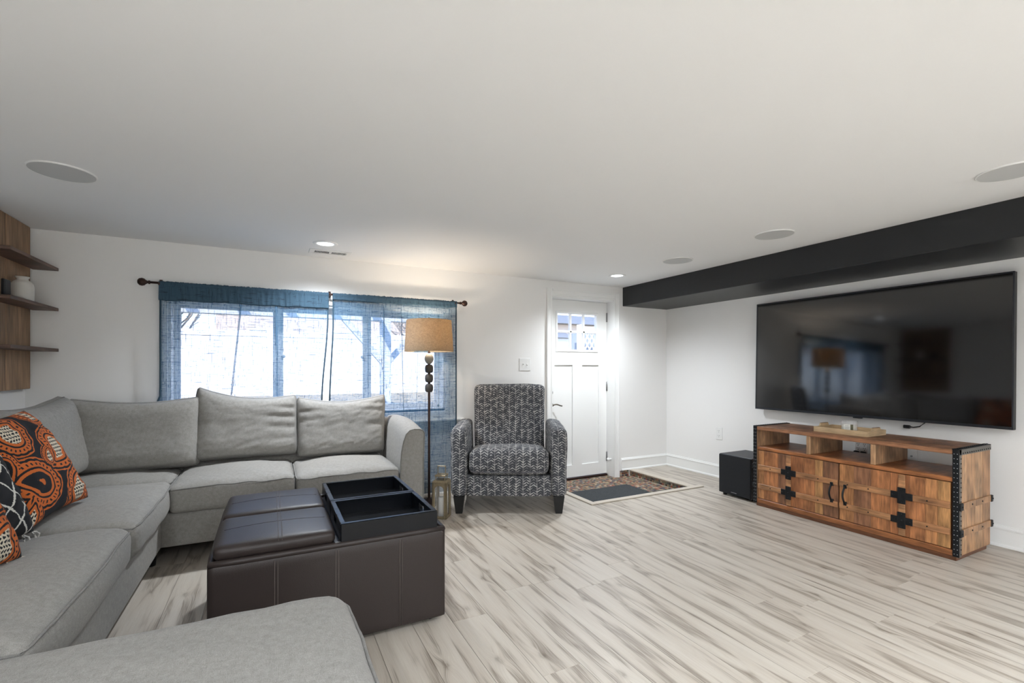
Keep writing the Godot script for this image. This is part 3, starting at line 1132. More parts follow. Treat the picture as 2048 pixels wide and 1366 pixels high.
# ---------------------------------------------------------------- sofa
func sofa() -> void:
	var o := thing("sectional_sofa", Vector3(-0.9, 0, -3.6), "grey fabric sectional sofa wrapping the window wall and left wall with a chaise", "sofa")
	var wob := noise_of(301, 1.6, 2)
	var soft := func(p: Vector3) -> Vector3: return p + Vector3(0.005 * wob.get_noise_2d(p.z * 2.0, p.y * 3.0), 0.008 * wob.get_noise_2d(p.x * 3.0, p.z * 3.0), 0.007 * wob.get_noise_2d(p.x * 2.5, p.y * 3.0 + 9.0))
	var zf := -3.585
	var xf := -0.60
	var base := S()
	puff(base, Vector3(-0.62, 0.115, -4.30), Vector3(0.90, 0.335, zf), 0.018, Vector3(0, 0, 0.0), 8)
	put(base, "seat_base", M.sofa, o)
	base = S()
	puff(base, Vector3(-1.47, 0.115, -4.30), Vector3(xf, 0.335, -1.66), 0.018, Vector3.ZERO, 8)
	put(base, "seat_base", M.sofa, o)
	base = S()
	puff(base, Vector3(-1.47, 0.115, -1.64), Vector3(0.205, 0.31, -0.80), 0.03, Vector3.ZERO, 8)
	put(base, "chaise_base", M.sofa, o)
	# backs behind the cushions
	var bk := S()
	puff(bk, Vector3(-1.49, 0.12, -4.335), Vector3(1.02, 0.80, -4.20), 0.04, Vector3.ZERO, 8)
	put(bk, "back_frame", M.sofa, o)
	bk = S()
	puff(bk, Vector3(-1.495, 0.12, -4.33), Vector3(-1.35, 0.80, -0.80), 0.04, Vector3.ZERO, 8)
	put(bk, "back_frame", M.sofa, o)
	# seat cushions, each with its piping
	var cush := func(lo: Vector3, hi: Vector3, crown: Vector3, r: float, sides: Array):
		var s := S()
		puff(s, lo, hi, r, crown, 24, soft)
		var c := put(s, "seat_cushion", M.sofa, o)
		# piping runs round the upper edge
		var q := []
		var y := hi.y - r * 0.45
		var i := 0.0
		var n := 24
		var ring := [Vector3(lo.x + i, y, lo.z + i), Vector3(hi.x - i, y, lo.z + i), Vector3(hi.x - i, y, hi.z - i), Vector3(lo.x + i, y, hi.z - i)]
		for k in 4:
			for t in n:
				var f := float(t) / n
				var p: Vector3 = ring[k].lerp(ring[(k + 1) % 4], f)
				var ce := (lo + hi) / 2.0
				var hf := (hi - lo) / 2.0
				var kk := (p - ce).clamp(-(hf - Vector3.ONE * r), hf - Vector3.ONE * r)
				p = ce + kk + (p - ce - kk).normalized() * r
				var bow := 4.0 * f * (1 - f)
				p += Vector3(0, crown.y * 0.16 * bow, 0)
				if k == 2: p.z += crown.z * 0.85 * bow
				if k == 1: p.x += crown.x * 0.85 * bow
				if k == 0: p.z -= crown.z * 0.85 * bow
				if k == 3: p.x -= crown.x * 0.85 * bow
				q.append(soft.call(p))
		var ws := S()
		tube(ws, q, 0.0048, 6, true)
		put(ws, "piping", M.sofa_welt, c)
	cush.call(Vector3(-0.565, 0.33, -4.24), Vector3(0.152, 0.505, -3.545), Vector3(0.0, 0.045, 0.012), 0.045, [])
	cush.call(Vector3(0.156, 0.33, -4.24), Vector3(0.872, 0.492, -3.545), Vector3(0.0, 0.045, 0.010), 0.045, [])
	cush.call(Vector3(-1.36, 0.33, -4.24), Vector3(-0.570, 0.505, -3.755), Vector3(0, 0.035, 0), 0.045, [])
	cush.call(Vector3(-1.36, 0.32, -3.745), Vector3(-0.565, 0.505, -2.79), Vector3(0.022, 0.045, 0), 0.05, [])
	cush.call(Vector3(-1.36, 0.32, -2.78), Vector3(-0.575, 0.505, -1.70), Vector3(0.022, 0.045, 0), 0.05, [])
	cush.call(Vector3(-1.46, 0.30, -1.665), Vector3(0.235, 0.515, -0.78), Vector3(0.012, 0.02, 0.01), 0.09, [])
	# flared arm at the right end: a profile that rises to the back and rolls over
	var arm := S()
	arm.set_smooth_group(1)
	var rows := []
	var nz := 14
	for k in nz + 1:
		var t := float(k) / nz
		var z := lerpf(zf + 0.015, -4.30, t)
		var top := 0.765 + 0.055 * sin(minf(t * 1.15, 1.0) * PI * 0.62)
		var row := []
		var prof := [[0.882, 0.115], [0.882, 0.40], [0.884, 0.50], [0.892, 0.60], [0.906, top - 0.09], [0.926, top - 0.035], [0.955, top - 0.007], [0.99, top], [1.03, top - 0.002], [1.058, top - 0.012], [1.070, top - 0.035], [1.068, top - 0.10], [1.062, 0.50], [1.060, 0.115]]
		for q in prof:
			row.append(Vector3(q[0], q[1], z))
		rows.append(row)
	var np: int = rows[0].size()
	var axis := Vector3(0.97, 0.45, 0)
	for k in nz:
		for i in np:
			var j := (i + 1) % np
			var m: Vector3 = (rows[k][i] + rows[k][j]) / 2
			var n := Vector3(m.x - axis.x, (m.y - axis.y) * 0.4, 0)
			if i == np - 1: n = Vector3.DOWN
			quad(arm, rows[k][i], rows[k][j], rows[k + 1][j], rows[k + 1][i], n)
	for e in [0, nz]:
		arm.set_smooth_group(0xFFFFFFFF)
		for i in np:
			tri(arm, Vector3(0.975, 0.45, rows[e][0].z + (0.006 if e == 0 else -0.006)), rows[e][i], rows[e][(i + 1) % np], Vector3(0, 0, 1 if e == 0 else -1))
	var am := put(arm, "arm", M.sofa, o)
	var wl := S()
	var aw := []
	for i in np:
		aw.append(rows[0][i] + Vector3(0, 0, 0.002))
	tube(wl, aw, 0.005, 6)
	put(wl, "piping", M.sofa_welt, am)
	for p in [[-0.66, -3.65], [0.84, -3.65], [-0.66, -1.75], [-0.2, -4.2], [0.98, -4.2], [-1.4, -4.2], [0.12, -1.56], [0.12, -0.9], [-1.4, -0.9], [-1.4, -2.4]]:
		var lg := S()
		lathe(lg, Vector3(p[0], 0, p[1]), [[0.0, 0.0], [0.022, 0.0], [0.032, 0.125], [0.0, 0.125]], 14)
		put(lg, "foot", M.black, o)


func back_cushions() -> void:
	var list := [
		# centre, turn, w, h, t, lifts (bl, br, tr, tl), label
		[Vector3(-0.155, 0.775, -4.155), Vector3(-0.16, 0.02, 0.0), 0.70, 0.44, 0.21, [Vector3.ZERO, Vector3(0.0, 0.0, 0), Vector3(0.0, 0.03, 0), Vector3(0.02, 0.105, 0)], "loose grey back cushion under the window with a high pointed left corner"],
		[Vector3(0.535, 0.735, -4.155), Vector3(-0.14, 0.0, 0.0), 0.69, 0.43, 0.21, [Vector3.ZERO, Vector3.ZERO, Vector3(0.02, 0.06, 0), Vector3(0.0, 0.055, 0)], "loose grey back cushion beside the sofa arm with a puckered right corner"],
		[Vector3(-0.825, 0.765, -4.115), Vector3(-0.16, 0.0, 0.0), 0.74, 0.47, 0.22, [Vector3.ZERO, Vector3.ZERO, Vector3(0.0, 0.03, 0), Vector3(-0.01, 0.035, 0)], "wide grey back cushion filling the sofa's inside corner"],
		[Vector3(-1.225, 0.77, -3.72), Vector3(-0.16, PI / 2 - 0.06, 0.0), 0.86, 0.48, 0.27, [Vector3.ZERO, Vector3.ZERO, Vector3(0, 0.045, 0), Vector3(0, 0.02, 0)], "grey back cushion on the left wall side behind the orange pillow"],
		[Vector3(-1.265, 0.77, -2.66), Vector3(-0.16, PI / 2, 0.0), 0.96, 0.47, 0.22, [Vector3.ZERO, Vector3.ZERO, Vector3(0, 0.03, 0), Vector3(0, 0.03, 0)], "grey back cushion at the picture's left edge behind the throw pillows"],
	]
	for k in list.size():
		var q: Array = list[k]
		var o := own("back_cushion", q[0], q[1], q[6], "cushion", "loose back cushions of the grey sectional")
		var d := {"w": q[2], "h": q[3], "t": q[4], "lift": q[5], "noise": noise_of(500 + k, 0.12, 3), "wrinkle": [0.0035, 0.004, 0.003, 0.003, 0.004][k], "creases": [[[1, -0.1, 0.1, 0.5, 0.012], [1, 0.25, 0.15, 0.6, 0.014], [1, 0.55, 0.2, 0.5, 0.012], [1, -0.45, 0.0, 0.45, 0.010], [-1, 0.1, -0.1, 0.4, 0.006]], [[1, 0.45, 0.3, 0.5, 0.014], [1, 0.7, 0.3, 0.5, 0.012], [-1, 0.5, 0.25, 0.4, 0.012], [-1, 0.2, 0.2, 0.4, 0.010], [1, 0.0, 0.1, 0.35, 0.008]], [], [], []][k], "pin": 0.03, "box": 5.0, "power": 0.5, "sag": 0.022, "belly": 0.02, "round": 0.05, "edge": 0.22}
		var s := S()
		pillow(s, d, 44)
		pillow_gusset(s, d, 44)
		put(s, "cushion_cover", M.sofa, o)
		s = S()
		pillow_welt(s, d, 0.005)
		put(s, "piping", M.sofa_welt, o)


func throw_pillows() -> void:
	var list := [
		[Vector3(-1.005, 0.785, -2.945), Vector3(-0.50, 1.42, 0.04), 0.54, M.paisley, "orange and navy paisley throw pillow leaning on the sofa, right of the trellis one"],
		[Vector3(-1.04, 0.765, -2.50), Vector3(-0.40, 1.36, 0.0), 0.50, M.trellis, "black throw pillow with a white trellis line pattern between two paisley pillows"],
		[Vector3(-0.97, 0.765, -2.16), Vector3(-0.40, 1.30, 0.0), 0.50, M.paisley, "orange paisley throw pillow cut by the left picture edge, with cream tassels"],
	]
	for k in 3:
		var q: Array = list[k]
		var o := own("throw_pillow", q[0], Vector3.ZERO, q[4], "pillow", "throw pillows on the sofa")
		o.basis = Basis(Vector3.UP, q[1].y) * Basis(Vector3.RIGHT, q[1].x) * Basis(Vector3.BACK, q[1].z)
		var d := {"w": q[2], "h": q[2], "t": 0.19, "round": 0.03, "noise": noise_of(600 + k, 0.1, 2), "wrinkle": 0.008, "pin": 0.10, "box": 2.6, "power": 0.5, "sag": 0.0}
		var s := S()
		pillow(s, d, 26)
		put(s, "pillow_cover", q[3], o)
		if k > 0:
			# knotted loops along the edges
			s = S()
			for e in 9:
				for side in [-1.0, 1.0]:
					var p := pillow_point((e / 8.0 * 2 - 1), side, 1.0, d)
					var loop := []
					for a in 9:
						var th := TAU * a / 9.0
						loop.append(p + Vector3(0.013 * cos(th), side * (0.018 + 0.018 * sin(th)), 0.006 * sin(th * 2 + e)))
					tube(s, loop, 0.0035, 5, true)
			var f := put(s, "fringe", M.cream if k == 2 else M.trellis_fringe, o)
			f.set_meta("label", "cream looped fringe" if k == 2 else "white looped fringe")


# ---------------------------------------------------------------- ottoman and trays
func ottoman() -> void:
	var x0 := -0.222
	var x1 := 0.762
	var z1 := -2.185
	var z0 := -3.085
	var y0 := 0.03
	var y1 := 0.470
	var o := thing("storage_ottoman", Vector3(0.27, 0, -2.63), "large dark brown leather storage ottoman in front of the sofa", "ottoman")
	var s := S()
	puff(s, Vector3(x0, y0, z0), Vector3(x1, y1 - 0.015, z1), 0.014, Vector3(0.006, 0, 0.006), 10)
	var body := put(s, "body", M.leather, o)
	# raised lip round the top
	s = S()
	var ring := [Vector3(x0 + 0.012, y1 - 0.014, z0 + 0.012), Vector3(x1 - 0.012, y1 - 0.014, z0 + 0.012), Vector3(x1 - 0.012, y1 - 0.014, z1 - 0.012), Vector3(x0 + 0.012, y1 - 0.014, z1 - 0.012)]
	var pts := []
	for k in 4:
		for t in 10:
			pts.append(ring[k].lerp(ring[(k + 1) % 4], t / 10.0))
	tube(s, pts, 0.015, 8, true)
	put(s, "lip", M.leather, o)
	# double stitched seams on the faces
	for x in [x0 + 0.245, 0.262, x1 - 0.22]:
		for dx in [-0.006, 0.006]:
			s = S()
			tube(s, [Vector3(x + dx, y0 + 0.01, z1 + 0.004), Vector3(x + dx, 0.25, z1 + 0.0065), Vector3(x + dx, y1 - 0.03, z1 + 0.004)], 0.0014, 5)
			put(s, "stitching", M.stitch, body)
	# two padded lids
	for q in [[-2.188, -2.632], [-2.642, -3.078]]:
		s = S()
		var hi := Vector3(0.258, 0.522, q[0] - 0.008)
		var lo := Vector3(x0 + 0.018, 0.462, q[1] + 0.004)
		puff(s, lo, hi, 0.026, Vector3(0.004, 0.014, 0.004), 16)
		var lid := put(s, "lid_cushion", M.leather, o)
		var xm := (lo.x + hi.x) / 2 + 0.012
		# stitches lie on the crowned top and turn down over its front
		var mid := (lo + hi) / 2.0
		var half := (hi - lo) / 2.0
		var top := func(x: float, z: float) -> float:
			var fx := (x - mid.x) / half.x
			var fz := (z - mid.z) / half.z
			return hi.y + 0.0145 * maxf(0.0, 1.0 - fx * fx) * maxf(0.0, 1.0 - fz * fz) + 0.0002
		for dx in [-0.007, 0.007]:
			s = S()
			var run := []
			for k in 15:
				var z := lerpf(hi.z - 0.026, lo.z + 0.026, k / 14.0)
				run.append(Vector3(xm + dx, top.call(xm + dx, z), z))
			run.push_front(Vector3(xm + dx, hi.y - 0.0065, hi.z - 0.0065))
			run.push_front(Vector3(xm + dx, hi.y - 0.026, hi.z + 0.0012))
			tube(s, run, 0.0015, 5)
			put(s, "stitching", M.stitch, lid)
		s = S()
		var across := []
		for k in 17:
			var x := lerpf(lo.x + 0.026, hi.x - 0.026, k / 16.0)
			across.append(Vector3(x, top.call(x, mid.z) - 0.0004, mid.z))
		tube(s, across, 0.0013, 5)
		put(s, "stitching", M.leather, lid)
	for p in [[x0 + 0.06, z1 - 0.06], [x1 - 0.06, z1 - 0.06], [x0 + 0.06, z0 + 0.06], [x1 - 0.06, z0 + 0.06]]:
		s = S()
		lathe(s, Vector3(p[0], 0.019, p[1] - 0.006), [[0.0, -0.006], [0.019, -0.006], [0.019, 0.006], [0.0, 0.006]], 14, Basis(Vector3.BACK, PI / 2))
		put(s, "caster", M.black, o)

func trays() -> void:
	var labels := ["black wooden serving tray on the ottoman, nearer the viewer", "black wooden serving tray on the ottoman, nearer the sofa"]
	var k := 0
	for q in [[-2.598, -2.192], [-3.030, -2.606]]:
		var lo := Vector3(0.278, 0.457, q[0])
		var hi := Vector3(0.722, 0.548, q[1])
		var o := thing("serving_tray", Vector3(0.50, 0.457, (q[0] + q[1]) / 2), labels[k], "tray", "black trays on the ottoman")
		var t := 0.022
		put(box(lo + Vector3(0.01, 0.004, 0.01), Vector3(hi.x - 0.01, lo.y + 0.018, hi.z - 0.01), 0.002), "tray_bottom", M.tray_black, o)
		put(box(Vector3(lo.x, lo.y, hi.z - t), hi, 0.003), "tray_side", M.tray_black, o)
		put(box(lo, Vector3(hi.x, hi.y, lo.z + t), 0.003), "tray_side", M.tray_black, o)
		# end walls with a grip hole
		for x in [lo.x, hi.x - t]:
			var zm: float = (lo.z + hi.z) / 2
			var s := S()
			bx(s, Vector3(x, lo.y, lo.z + t), Vector3(x + t, hi.y, zm - 0.045), 0.002)
			bx(s, Vector3(x, lo.y, zm + 0.045), Vector3(x + t, hi.y, hi.z - t), 0.002)
			bx(s, Vector3(x, lo.y, zm - 0.045), Vector3(x + t, lo.y + 0.038, zm + 0.045), 0.001)
			bx(s, Vector3(x, hi.y - 0.022, zm - 0.045), Vector3(x + t, hi.y, zm + 0.045), 0.001)
			put(s, "tray_end", M.tray_black, o)
		k += 1


# ---------------------------------------------------------------- armchair
func armchair() -> void:
	var o := own("armchair", Vector3(1.962, 0, -3.868), Vector3(0, -0.4754, 0), "grey armchair with broken white chevron upholstery and black legs by the door", "armchair")
	var wob := noise_of(701, 1.4, 2)
	var soft := func(p: Vector3) -> Vector3: return p + Vector3(0.004 * wob.get_noise_2d(p.z * 2, p.y * 3), 0.006 * wob.get_noise_2d(p.x * 3, p.z * 3), 0.004 * wob.get_noise_2d(p.x * 3, p.y * 3))
	var s := S()
	puff(s, Vector3(-0.36, 0.147, -0.33), Vector3(0.36, 0.325, 0.352), 0.015, Vector3(0, 0, 0.004), 8, soft)
	put(s, "seat_rail", M.chevron, o)
	for sd in [-1.0, 1.0]:
		s = S()
		var tilt := func(p: Vector3) -> Vector3:
			var q: Vector3 = soft.call(p)
			q.y += 0.022 * (0.36 - q.z) * smoothstep(0.5, 0.7, q.y)
			q.x += sd * 0.006 * smoothstep(0.3, 0.7, q.y)
			return q
		puff(s, Vector3(minf(sd * 0.352, sd * 0.492), 0.147, -0.33), Vector3(maxf(sd * 0.352, sd * 0.492), 0.722, 0.37), 0.045, Vector3(0.004, 0.010, 0.006), 14, tilt)
		put(s, "arm", M.chevron, o)
	s = S()
	var seat := func(p: Vector3) -> Vector3:
		var q: Vector3 = soft.call(p)
		q.y += (q.z - 0.36) * 0.09 * smoothstep(0.34, 0.5, q.y)
		return q
	puff(s, Vector3(-0.342, 0.333, -0.16), Vector3(0.342, 0.555, 0.385), 0.062, Vector3(0.0, 0.022, 0.012), 18, seat)
	var cu := put(s, "seat_cushion", M.chevron, o)
	s = S()
	tube(s, [Vector3(-0.32, 0.365, 0.378), Vector3(-0.16, 0.362, 0.393), Vector3(0.0, 0.362, 0.398), Vector3(0.16, 0.362, 0.393), Vector3(0.32, 0.365, 0.378)], 0.004, 6)
	put(s, "piping", M.velvet, cu)
	s = S()
	var lean := func(p: Vector3) -> Vector3:
		var q: Vector3 = soft.call(p)
		q.z -= (q.y - 0.45) * 0.17
		q.x *= 1.0 + 0.035 * smoothstep(0.5, 1.1, q.y)
		return q
	puff(s, Vector3(-0.335, 0.30, -0.285), Vector3(0.335, 1.075, -0.135), 0.05, Vector3(0.0, 0.008, 0.028), 18, lean)
	put(s, "backrest", M.chevron, o)
	for x in [-0.425, 0.425]:
		for z in [-0.28, 0.315]:
			s = S()
			s.set_smooth_group(0xFFFFFFFF)
			var a := 0.046
			var b := 0.028
			var top := [Vector3(x - a, 0.15, z - a), Vector3(x + a, 0.15, z - a), Vector3(x + a, 0.15, z + a), Vector3(x - a, 0.15, z + a)]
			var low := [Vector3(x - b, 0, z - b), Vector3(x + b, 0, z - b), Vector3(x + b, 0, z + b), Vector3(x - b, 0, z + b)]
			for k in 4:
				quad(s, low[k], low[(k + 1) % 4], top[(k + 1) % 4], top[k], (top[k] + top[(k + 1) % 4]) / 2 - Vector3(x, 0.15, z))
			quad(s, low[0], low[1], low[2], low[3], Vector3.DOWN)
			quad(s, top[0], top[1], top[2], top[3], Vector3.UP)
			sub(s, "leg", M.black, o, "tapered black leg")


# ---------------------------------------------------------------- lamp and lantern
func floor_lamp() -> void:
	var at := Vector3(1.300, 0, -4.19)
	var o := thing("floor_lamp", at, "floor lamp with a burlap drum shade and stacked stone beads, between sofa and armchair", "lamp")
	var s := S()
	lathe(s, at, [[0.0, 0.0], [0.135, 0.0], [0.135, 0.010], [0.120, 0.020], [0.030, 0.028], [0.016, 0.045], [0.0, 0.045]], 32)
	put(s, "base", M.bronze, o)
	s = S()
	lathe(s, at, [[0.0115, 0.03], [0.0105, 0.45], [0.0105, 0.46], [0.0115, 1.02]], 14)
	put(s, "pole", M.bronze, o)
	var egg := [[0.0, -0.051], [0.018, -0.048], [0.034, -0.030], [0.041, -0.008], [0.039, 0.016], [0.028, 0.038], [0.014, 0.049], [0.0, 0.051]]
	var drum := [[0.0, -0.038], [0.026, -0.038], [0.035, -0.026], [0.0375, 0.0], [0.035, 0.024], [0.024, 0.036], [0.0, 0.038]]
	var ys := [1.055, 1.145, 1.232, 1.325]
	for k in 4:
		s = S()
		lathe(s, at + Vector3(0, ys[k], 0), egg if k == 3 else drum, 20)
		put(s, "bead", M.bead_pale if k == 3 else M.bead_dark, o)
	s = S()
	for y in [1.10, 1.189, 1.272, 1.378]:
		lathe(s, at + Vector3(0, y, 0), [[0.0, -0.012], [0.011, -0.010], [0.013, 0.0], [0.011, 0.010], [0.0, 0.012]], 12)
	lathe(s, at + Vector3(0, 1.37, 0), [[0.006, 0.0], [0.006, 0.30], [0.0, 0.30]], 10)
	put(s, "stem", M.bronze, o)
	s = S()
	lathe(s, at, [[0.2175, 1.392], [0.2185, 1.388], [0.2215, 1.388], [0.2225, 1.392], [0.2045, 1.672], [0.2025, 1.676], [0.1995, 1.676], [0.2005, 1.672], [0.2175, 1.392]], 48)
	put(s, "lamp_shade", M.burlap, o)
	s = S()
	for a in 3:
		var d := Vector3(cos(a * TAU / 3 + 0.4), 0, sin(a * TAU / 3 + 0.4))
		tube(s, [at + Vector3(0, 1.668, 0), at + d * 0.2 + Vector3(0, 1.668, 0)], 0.0022, 5)
	lathe(s, at + Vector3(0, 1.668, 0), [[0.0, 0.0], [0.007, 0.0], [0.008, 0.012], [0.012, 0.020], [0.010, 0.030], [0.0, 0.036]], 12)
	put(s, "finial", M.bronze, o)
	s = S()
	lathe(s, at + Vector3(0, 1.545, 0), [[0.0, -0.055], [0.013, -0.050], [0.014, -0.03], [0.028, 0.0], [0.030, 0.02], [0.020, 0.042], [0.0, 0.050]], 16)
	put(s, "bulb", M.bulb, o)
	var l := OmniLight3D.new()
	l.name = "lamp_glow"
	l.position = Vector3(0, 1.56, 0)
	l.light_color = Color(1.0, 0.93, 0.84)
	l.light_energy = LAMP_ENERGY
	l.light_size = 0.03
	l.omni_range = 12.0
	l.omni_attenuation = 2.0
	l.shadow_enabled = true
	o.add_child(l)
	s = S()
	tube(s, [at + Vector3(-0.12, 0.008, 0.05), at + Vector3(-0.19, 0.006, 0.02), at + Vector3(-0.22, 0.006, -0.08), at + Vector3(-0.17, 0.006, -0.15)], 0.004, 6)
	put(s, "cord", M.black, o)

func lantern() -> void:
	var o := own("candle_lantern", Vector3(1.268, 0, -3.742), Vector3(0, -0.66, 0), "worn champagne metal lantern with a candle on the floor beside the armchair", "lantern")
	var w := 0.062
	var h := 0.30
	var s := S()
	# four faces, each an arched opening cut in a plate
	for k in 4:
		var f := Basis(Vector3.UP, k * PI / 2)
		var fr := Transform3D(f, f * Vector3(0, 0, w - 0.004))
		var iw := 0.038
		bx(s, Vector3(-w, 0, -0.006), Vector3(-iw, h, 0.004), 0.003, fr)
		bx(s, Vector3(iw, 0, -0.006), Vector3(w, h, 0.004), 0.003, fr)
		bx(s, Vector3(-iw, 0, -0.006), Vector3(iw, 0.022, 0.004), 0.002, fr)
		bx(s, Vector3(-iw, h - 0.03, -0.006), Vector3(iw, h, 0.004), 0.002, fr)
		for sd in [-1.0, 1.0]:
			var poly := PackedVector2Array([Vector2(sd * iw, h - 0.03), Vector2(sd * iw, h - 0.062), Vector2(sd * iw * 0.93, h - 0.05), Vector2(sd * iw * 0.78, h - 0.04), Vector2(sd * iw * 0.5, h - 0.033), Vector2(sd * iw * 0.3, h - 0.03)])
			extrude(s, poly, 0.009, fr * Transform3D(Basis(), Vector3(0, 0, -0.0055)))
	bx(s, Vector3(-w, 0.0, -w), Vector3(w, 0.012, w), 0.003)
	put(s, "frame", M.champagne, o)
	s = S()
	s.set_smooth_group(0xFFFFFFFF)
	var r0 := [Vector3(-w, h, -w), Vector3(w, h, -w), Vector3(w, h, w), Vector3(-w, h, w)]
	var r1 := []
	for p in r0:
		r1.append(Vector3(p.x * 0.80, h + 0.014, p.z * 0.80))
	for k in 4:
		quad(s, r0[k], r0[(k + 1) % 4], r1[(k + 1) % 4], r1[k], (r0[k] + r0[(k + 1) % 4]) / 2 - Vector3(0, h - 0.1, 0))
	quad(s, r1[0], r1[1], r1[2], r1[3], Vector3.UP)
	quad(s, r0[0], r0[1], r0[2], r0[3], Vector3.DOWN)
	for p in [[-0.04, -0.04], [0.034, -0.04], [0.034, 0.034], [-0.04, 0.034]]:
		bx(s, Vector3(p[0], h + 0.010, p[1]), Vector3(p[0] + 0.006, h + 0.045, p[1] + 0.006), 0.001)
	bx(s, Vector3(-0.046, h + 0.042, -0.046), Vector3(0.046, h + 0.056, 0.046), 0.004)
	put(s, "roof", M.champagne, o)
	s = S()
	for x in [-0.036, 0.030]:
		bx(s, Vector3(x, h + 0.054, -0.010), Vector3(x + 0.006, h + 0.125, 0.0), 0.001)
	bx(s, Vector3(-0.036, h + 0.118, -0.012), Vector3(0.036, h + 0.126, 0.002), 0.002)
	put(s, "handle", M.champagne, o)
	for k in 4:
		var f := Basis(Vector3.UP, k * PI / 2)
		s = S()
		bx(s, Vector3(-0.044, 0.014, -0.001), Vector3(0.044, h - 0.02, 0.001), 0, Transform3D(f, f * Vector3(0, 0, w - 0.014)))
		put(s, "pane", M.glass, o)
	s = S()
	lathe(s, Vector3(0, 0.012, 0), [[0.0, 0.0], [0.026, 0.0], [0.026, 0.15], [0.022, 0.156], [0.0, 0.150]], 20)
	lathe(s, Vector3(0, 0.16, 0), [[0.0012, 0.0], [0.0012, 0.016], [0.0, 0.016]], 6)
	sub(s, "candle", M.white, o, "white pillar candle behind the glass")

# ---------------------------------------------------------------- curtains
func curtain_sheet(x0: float, x1: float, y0: float, y1: float, folds: FastNoiseLite, pins: Array, flare: Callable, dz := 0.0, nx := 440, ny := 24) -> SurfaceTool:
	var s := S()
	s.set_smooth_group(1)
	var g := []
	for j in ny + 1:
		var y := lerpf(y1, y0, float(j) / ny)
		var drop := (y1 - y)
		for i in nx + 1:
			var u := float(i) / nx
			var x := lerpf(x0, x1, u)
			var px := x
			var k := smoothstep(0.0, 0.35, drop)
			var z := -4.392 + 0.013 * k * folds.get_noise_2d(x * 9.0, drop * 0.5) + 0.004 * folds.get_noise_2d(x * 60.0, drop * 2.0)
			for p in pins:
				var xc: float = p[0] + p[1] * drop
				# a pleat: the cloth doubles back over itself
				var d := (x - xc) / 0.010
				var amp: float = p[2] * smoothstep(0.0, 0.10, drop) * (1.0 - smoothstep(p[3], p[3] + 0.25, drop))
				var e := d * exp(-d * d / 2.0)
				px -= 0.026 * amp * e
				z += 0.007 * amp * e + 0.012 * amp * exp(-d * d / 6.0)
			z = maxf(z, -4.428) + dz
			var q := Vector3(px, y, z)
			g.append([flare.call(q, u), Vector2(u * (x1 - x0) * 1.05, drop)])
	for j in ny:
		for i in nx:
			var a: Array = g[j * (nx + 1) + i]
			var b: Array = g[j * (nx + 1) + i + 1]
			var c: Array = g[(j + 1) * (nx + 1) + i + 1]
			var d: Array = g[(j + 1) * (nx + 1) + i]
			for t in [[a, b, c], [a, c, d]]:
				for v in t:
					s.set_uv(v[1])
					s.add_vertex(v3(v[0]))
	return s

